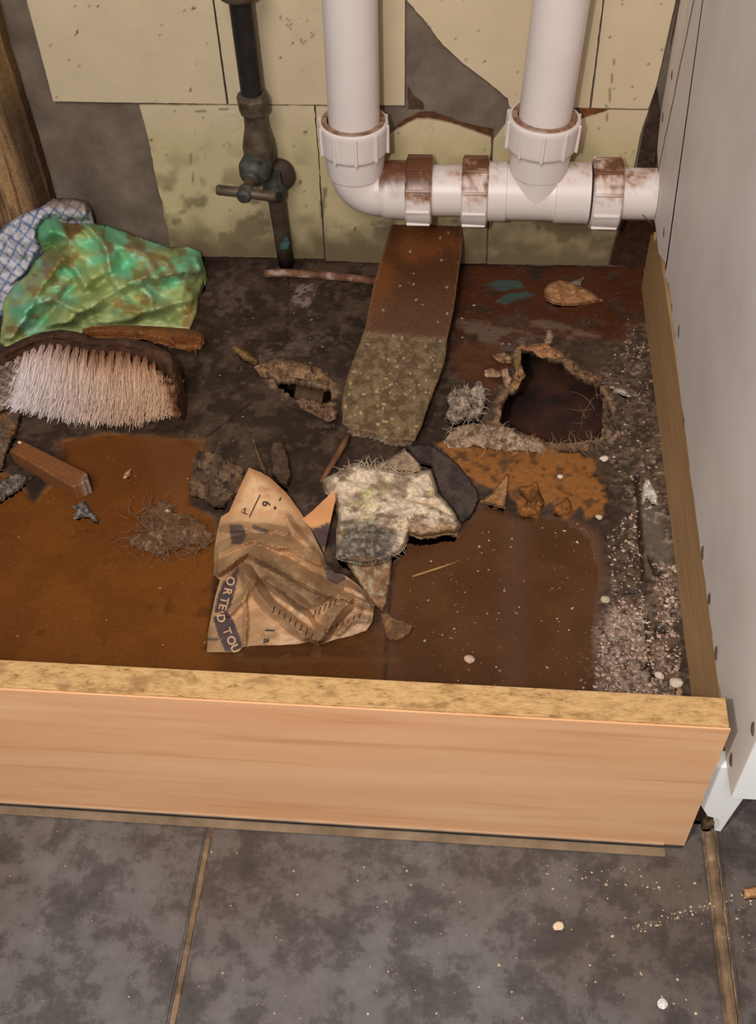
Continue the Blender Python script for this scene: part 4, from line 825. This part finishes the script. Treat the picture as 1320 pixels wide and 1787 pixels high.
flake('paper_shred', [(955, 577), (962, 574), (968, 584), (966, 600), (952, 604), (950, 594)], 'small pale shred standing behind the large hole', 'shred', S(170, 140, 116), S(140, 112, 92), .008, .002, 7, 86, jit=.6)
fuzz(rf_, [(1050, 680), (1030, 720), (1015, 735)], 10, 40, S(120, 92, 70), 7)
# round the small hole on the left
flake('torn_flake', [(444, 640), (470, 630), (482, 626), (516, 630), (548, 640), (572, 650), (581, 668), (566, 672), (540, 664), (508, 660), (480, 660), (456, 656)], 'pale torn wood flake along the back edge of the smaller left hole', 'flake', S(150, 118, 86), S(116, 88, 64), .004, .0015, 9, 87, jit=1.2)
flake('torn_flake', [(520, 700), (530, 696), (550, 706), (575, 708), (590, 716), (588, 730), (572, 738), (556, 728), (535, 718), (524, 712)], 'splintered flake along the front edge of the smaller left hole', 'flake', S(146, 112, 84), S(104, 76, 56), .005, .002, 7, 88, jit=1.2)
flake('splinter', [(406, 606), (414, 603), (432, 614), (452, 630), (448, 636), (428, 628), (410, 614)], 'yellowish wood splinter behind the smaller left hole', 'splinter', S(142, 112, 66), S(116, 88, 52), .004, .001, 9, 89, jit=.3)
tw = bm_obj('twig', tube_bm([V3(atZ(x, y, z)) for x, y, z in ((608, 758, .010), (600, 776, .009), (586, 800, .007), (572, 822, .006), (560, 842, .005))], [.0022, .0026, .0026, .0022, .0012], 10), nmat('twig_bark', [(.3, S(86, 54, 32)), (.7, S(128, 84, 50))], 80, rough=.8), None, True)
tag(tw, 'thin brown twig below the left corner of the chipboard plank', 'twig')
sw = bm_obj('straw', tube_bm([V3(atZ(x, y, .0032)) for x, y in ((720, 1006), (745, 998), (770, 990), (797, 981))], [.0006, .0009, .0009, .0005], 8), nmat('straw_stalk', [(.3, S(140, 98, 54)), (.7, S(170, 124, 76))], 80), None, True)
tag(sw, 'thin tan straw lying on the brown wet sheet right of the printed paper', 'straw')
# offcut and lumps at the left edge
ofc = [(15, 792), (17, 786), (38, 769), (95, 797), (151, 825), (158, 842), (150, 856), (128, 866), (112, 862), (70, 838), (24, 808)]
o_ = heap('timber_offcut', [(17, 787), (38, 769), (95, 797), (151, 825), (155, 838), (142, 845), (127, 851), (80, 824)], lambda px, py, d: .015-.001*sstep(2, 0, d)+.0012*(fbm(px/9, py/9, 4, 3)-.5)*sstep(120, 140, px), m_board,
          lambda px, py, d, z: mix(mix(S(130, 80, 44), S(114, 72, 42), fbm(px/20, py/20, 3, 3)), mix(S(92, 78, 66), S(160, 140, 122), sstep(.4, .6, fbm(px/5, py/5, 6, 3))), sstep(138, 150, px+.25*(py-840))), 3, .3, 'skirt', seed=21)
tag(o_, 'orange-brown timber offcut with a broken grey end lying in the amber puddle', 'offcut')
flake('mould_lump', [(124, 882), (136, 880), (146, 872), (154, 882), (158, 892), (168, 900), (171, 910), (162, 908), (154, 902), (140, 902), (128, 905), (134, 892)], 'small grey star-shaped lump just below the broken end of the timber offcut', 'lump', S(88, 82, 78), S(150, 140, 132), .006, .003, 5, 91, step=2.4)
flake('rotten_clump', [(-30, 730), (0, 722), (18, 716), (36, 720), (34, 738), (24, 762), (14, 784), (4, 820), (-30, 830)], 'grey-brown rotten slab at the left edge under the brush', 'board fragment', S(112, 92, 74), S(88, 70, 56), .008, .003, 12, 92, c3=S(140, 92, 56))
flake('rotten_clump', [(-30, 850), (0, 840), (14, 832), (26, 824), (44, 830), (50, 838), (36, 852), (14, 864), (4, 874), (-30, 880)], 'dark grey crumbly lump at the left edge below the timber offcut', 'lump', S(78, 66, 56), S(108, 96, 86), .006, .003, 8, 93, c3=S(150, 138, 126))

flake('leaf_flake', [(215, 834), (219, 824), (229, 818), (227, 828), (220, 834)], 'tiny pale leaf-shaped flake floating in the amber puddle', 'flake', S(196, 160, 112), S(170, 130, 84), .003, .0006, 9, 94, step=2.4, jit=.1)
flake('paint_flake', [(284, 890), (292, 887), (300, 891), (298, 896), (288, 895)], 'small white flake lying on the brown fibre mat', 'flake', S(212, 186, 160), S(190, 166, 140), .005, .0006, 9, 95, step=2.4, jit=.1)
flake('wood_scrap', [(1296, 1549), (1318, 1547), (1345, 1550), (1345, 1568), (1310, 1566), (1300, 1568)], 'tan wood scrap on the dark slate tile at the right edge', 'wood scrap', S(196, 150, 104), S(170, 126, 84), .004, .0008, 9, 96)

# water over the low boards
wpoly = [(-140, 800), (20, 836), (60, 880), (112, 830), (112, 772), (180, 760), (262, 760), (345, 771), (350, 790), (336, 845), (338, 880), (372, 905), (380, 1000), (480, 1020), (560, 1000), (640, 1000), (690, 985), (722, 942), (800, 940), (845, 885), (990, 912), (1030, 940), (1045, 1010), (1030, 1120), (1040, 1215), (1040, 1240), (-140, 1240)]
pxy = densify(wpoly, 8, 2.5, 77); WP = atZ(pxy[:, 0], pxy[:, 1], .0002); WP[:, 1] = np.maximum(WP[:, 1], -.5684); WP[:, 0] = np.maximum(WP[:, 0], -.519)
bm = bmesh.new(); vv = [bm.verts.new(V3(p)) for p in WP]; f = bm.faces.new(vv); bmesh.ops.triangulate(bm, faces=[f]); bm.normal_update()
for f in bm.faces:
    if f.normal.z < 0: f.normal_flip()
me = bpy.data.meshes.new('water'); bm.to_mesh(me); bm.free(); wo = link('standing_water', me, m_water); tag(wo, 'shallow rusty brown water covering the front of the cupboard floor', 'water', kind='stuff')

# ================================================================== GRIT AND CRUMBS
def chunk(bm_v, bm_f, cols, p, r, rs, col):
    n0 = len(bm_v); base = np.array([(1, 0, 0), (-1, 0, 0), (0, 1, 0), (0, -1, 0), (0, 0, 1), (0, 0, -1), (.6, .6, .5), (-.6, -.6, .5), (.6, -.6, -.3), (-.6, .6, -.2)], float)[:6]
    a = rs.uniform(0, 6.28); s = rs.uniform(.55, 1.4, 3)*r; q_ = base*s*rs.uniform(.7, 1.2, (6, 1)); ca, sa = math.cos(a), math.sin(a)
    q_ = np.stack([q_[:, 0]*ca-q_[:, 1]*sa, q_[:, 0]*sa+q_[:, 1]*ca, q_[:, 2]*.7], 1)+p
    bm_v.extend(q_); cols.extend([col]*6)
    for f in ((0, 2, 4), (2, 1, 4), (1, 3, 4), (3, 0, 4), (2, 0, 5), (1, 2, 5), (3, 1, 5), (0, 3, 5)): bm_f.append(tuple(i+n0 for i in f))
rs = np.random.RandomState(5); gv_, gf_, gc_ = [], [], []
def scatter(poly, n, r0, r1, cols, dens=None):
    P = np.array(poly, float); k = 0
    while k < n:
        p = rs.uniform(P.min(0), P.max(0))
        if polydist(p[:1], p[1:], poly)[0] < 0: continue
        if any(polydist(p[:1], p[1:], h)[0] > -2 for h in (HOLE_R, HOLE_L)): continue
        W = atZ(p[0], p[1], 0.0); r = r0+(r1-r0)*rs.uniform()**2.5; W[2] = max(fz(W), -.0008)+r*.3
        chunk(gv_, gf_, gc_, W, r, rs, cols[rs.randint(len(cols))]*rs.uniform(.75, 1.1)); k += 1
pal = [S(206, 184, 162), S(178, 150, 126), S(150, 120, 94), S(190, 160, 146), S(128, 102, 82)]
scatter([(1070, 1060), (1128, 1056), (1142, 1120), (1150, 1215), (1035, 1205), (1045, 1130)], 760, .0006, .0021, pal)
scatter([(1140, 980), (1180, 985), (1192, 1215), (1152, 1215), (1146, 1090)], 330, .0006, .0022, pal)
scatter([(1060, 930), (1115, 880), (1130, 1060), (1070, 1060)], 240, .0005, .0017, pal)
scatter([(1050, 640), (1130, 560), (1140, 700), (1150, 880), (1110, 900), (1060, 800)], 260, .0005, .0018, pal[1:])
scatter([(860, 910), (1060, 900), (1060, 1210), (800, 1190), (760, 1000)], 150, .0004, .0015, pal[:3])
scatter([(700, 980), (860, 960), (900, 1190), (700, 1170)], 35, .0004, .0012, pal[:3])
scatter([(0, 780), (340, 770), (360, 1140), (0, 1140)], 60, .0004, .0012, pal[:3])
scatter([(350, 480), (650, 490), (600, 640), (420, 800), (340, 760)], 90, .0004, .0013, pal[1:])
scatter([(800, 500), (1120, 500), (1120, 600), (800, 610)], 50, .0005, .0014, pal[1:])
g_ = mesh_obj('plaster_grit', np.array(gv_), gf_, m_rag, None, np.array(gc_)); tag(g_, 'fine pale grit scattered over the rotten cupboard floor, thickest by the batten', 'grit', kind='stuff')
gv_, gf_, gc_ = [], [], []
def scatter_floor(poly, n, r0, r1):
    P = np.array(poly, float); k = 0
    while k < n:
        p = rs.uniform(P.min(0), P.max(0))
        if polydist(p[:1], p[1:], poly)[0] < 0: continue
        W = atZ(p[0], p[1], 0.0); r = r0+(r1-r0)*rs.uniform()**2.5; W[2] = r*.35; k += 1
        if W[1] > -.6: continue
        chunk(gv_, gf_, gc_, W, r, rs, S(206, 180, 146)*rs.uniform(.7, 1.1))
scatter_floor([(0, 1430), (620, 1450), (620, 1787), (0, 1787)], 45, .0003, .0009)
scatter_floor([(620, 1450), (1240, 1480), (1270, 1787), (620, 1787)], 130, .0003, .0011)
scatter_floor([(1100, 1618), (1240, 1570), (1250, 1582), (1110, 1632)], 90, .0003, .0009)
scatter_floor([(900, 1480), (1220, 1500), (1220, 1560), (900, 1530)], 60, .0003, .0010)
scatter_floor([(1250, 1480), (1320, 1480), (1320, 1660), (1270, 1660)], 40, .0003, .0011)
g_ = mesh_obj('sawdust_crumbs', np.array(gv_), gf_, m_rag, None, np.array(gc_)); tag(g_, 'fine pale sawdust crumbs scattered over the slate tiles', 'sawdust', kind='stuff')
# bigger single crumbs
def pebble(name, x, y, r, col, label, cat, floor=True, fl_=1.0):
    W = atZ(x, y, 0); z0 = fz(W) if floor else 0.0
    bm = bmesh.new(); bmesh.ops.create_icosphere(bm, subdivisions=2, radius=r)
    s0 = random.randint(0, 999)
    for v in bm.verts:
        k = .75+.5*float(vnoise(np.array([v.co.x/r*1.3+s0]), np.array([v.co.y/r*1.3+v.co.z/r]), s0)[0]); v.co = Vector((v.co.x*k, v.co.y*k*.85, v.co.z*k*.55*fl_))
    bmesh.ops.translate(bm, verts=bm.verts, vec=(W[0], W[1], max(z0, 0)+r*.42*fl_))
    o = bm_obj(name, bm, m_fine); paint(o, lambda co, no: np.tile(col, (len(co), 1))); return tag(o, label, cat)
wc = S(222, 204, 184)
pebble('plaster_crumb', 820, 1153, .0038, S(206, 170, 146), 'pinkish pebble-sized crumb on the wet sheet near the plinth', 'crumb')
pebble('plaster_crumb', 1054, 803, .0036, wc, 'round white crumb in front of the right end of the large hole', 'crumb')
pebble('plaster_crumb', 978, 834, .0026, wc, 'white crumb on the middle of the orange patch', 'crumb')
pebble('plaster_crumb', 1046, 904, .0028, S(196, 178, 150), 'off-white crumb at the lower right corner of the orange patch', 'crumb')
pebble('plaster_crumb', 1151, 1181, .0036, wc, 'round white crumb on the floor joint close to the plinth', 'crumb')
pebble('plaster_crumb', 1180, 1194, .0042, wc, 'white angular crumb in the corner between plinth and batten', 'crumb')
pebble('plaster_crumb', 1056, 1048, .0036, S(190, 168, 144), 'flat beige crumb on the brown sheet left of the gritty strip', 'crumb')
pebble('wood_crumb', 975, 1617, .0032, S(216, 190, 160), 'largest pale chip in the middle of the slate tile', 'crumb', False, .5)
pebble('plaster_crumb', 1157, 1752, .0034, S(214, 210, 206), 'white crumb low on the slate tile near the right grout joint', 'crumb', False, .6)
pebble('wood_crumb', 671, 1458, .0024, S(206, 164, 116), 'square tan crumb on the tile at the foot of the plinth', 'crumb', False, .5)
pebble('wood_crumb', 43, 795, .0016, S(240, 206, 150), 'cream crumb on top of the timber offcut', 'crumb', True)
bpy.data.objects[SC.objects[-1].name].location.z = .0145
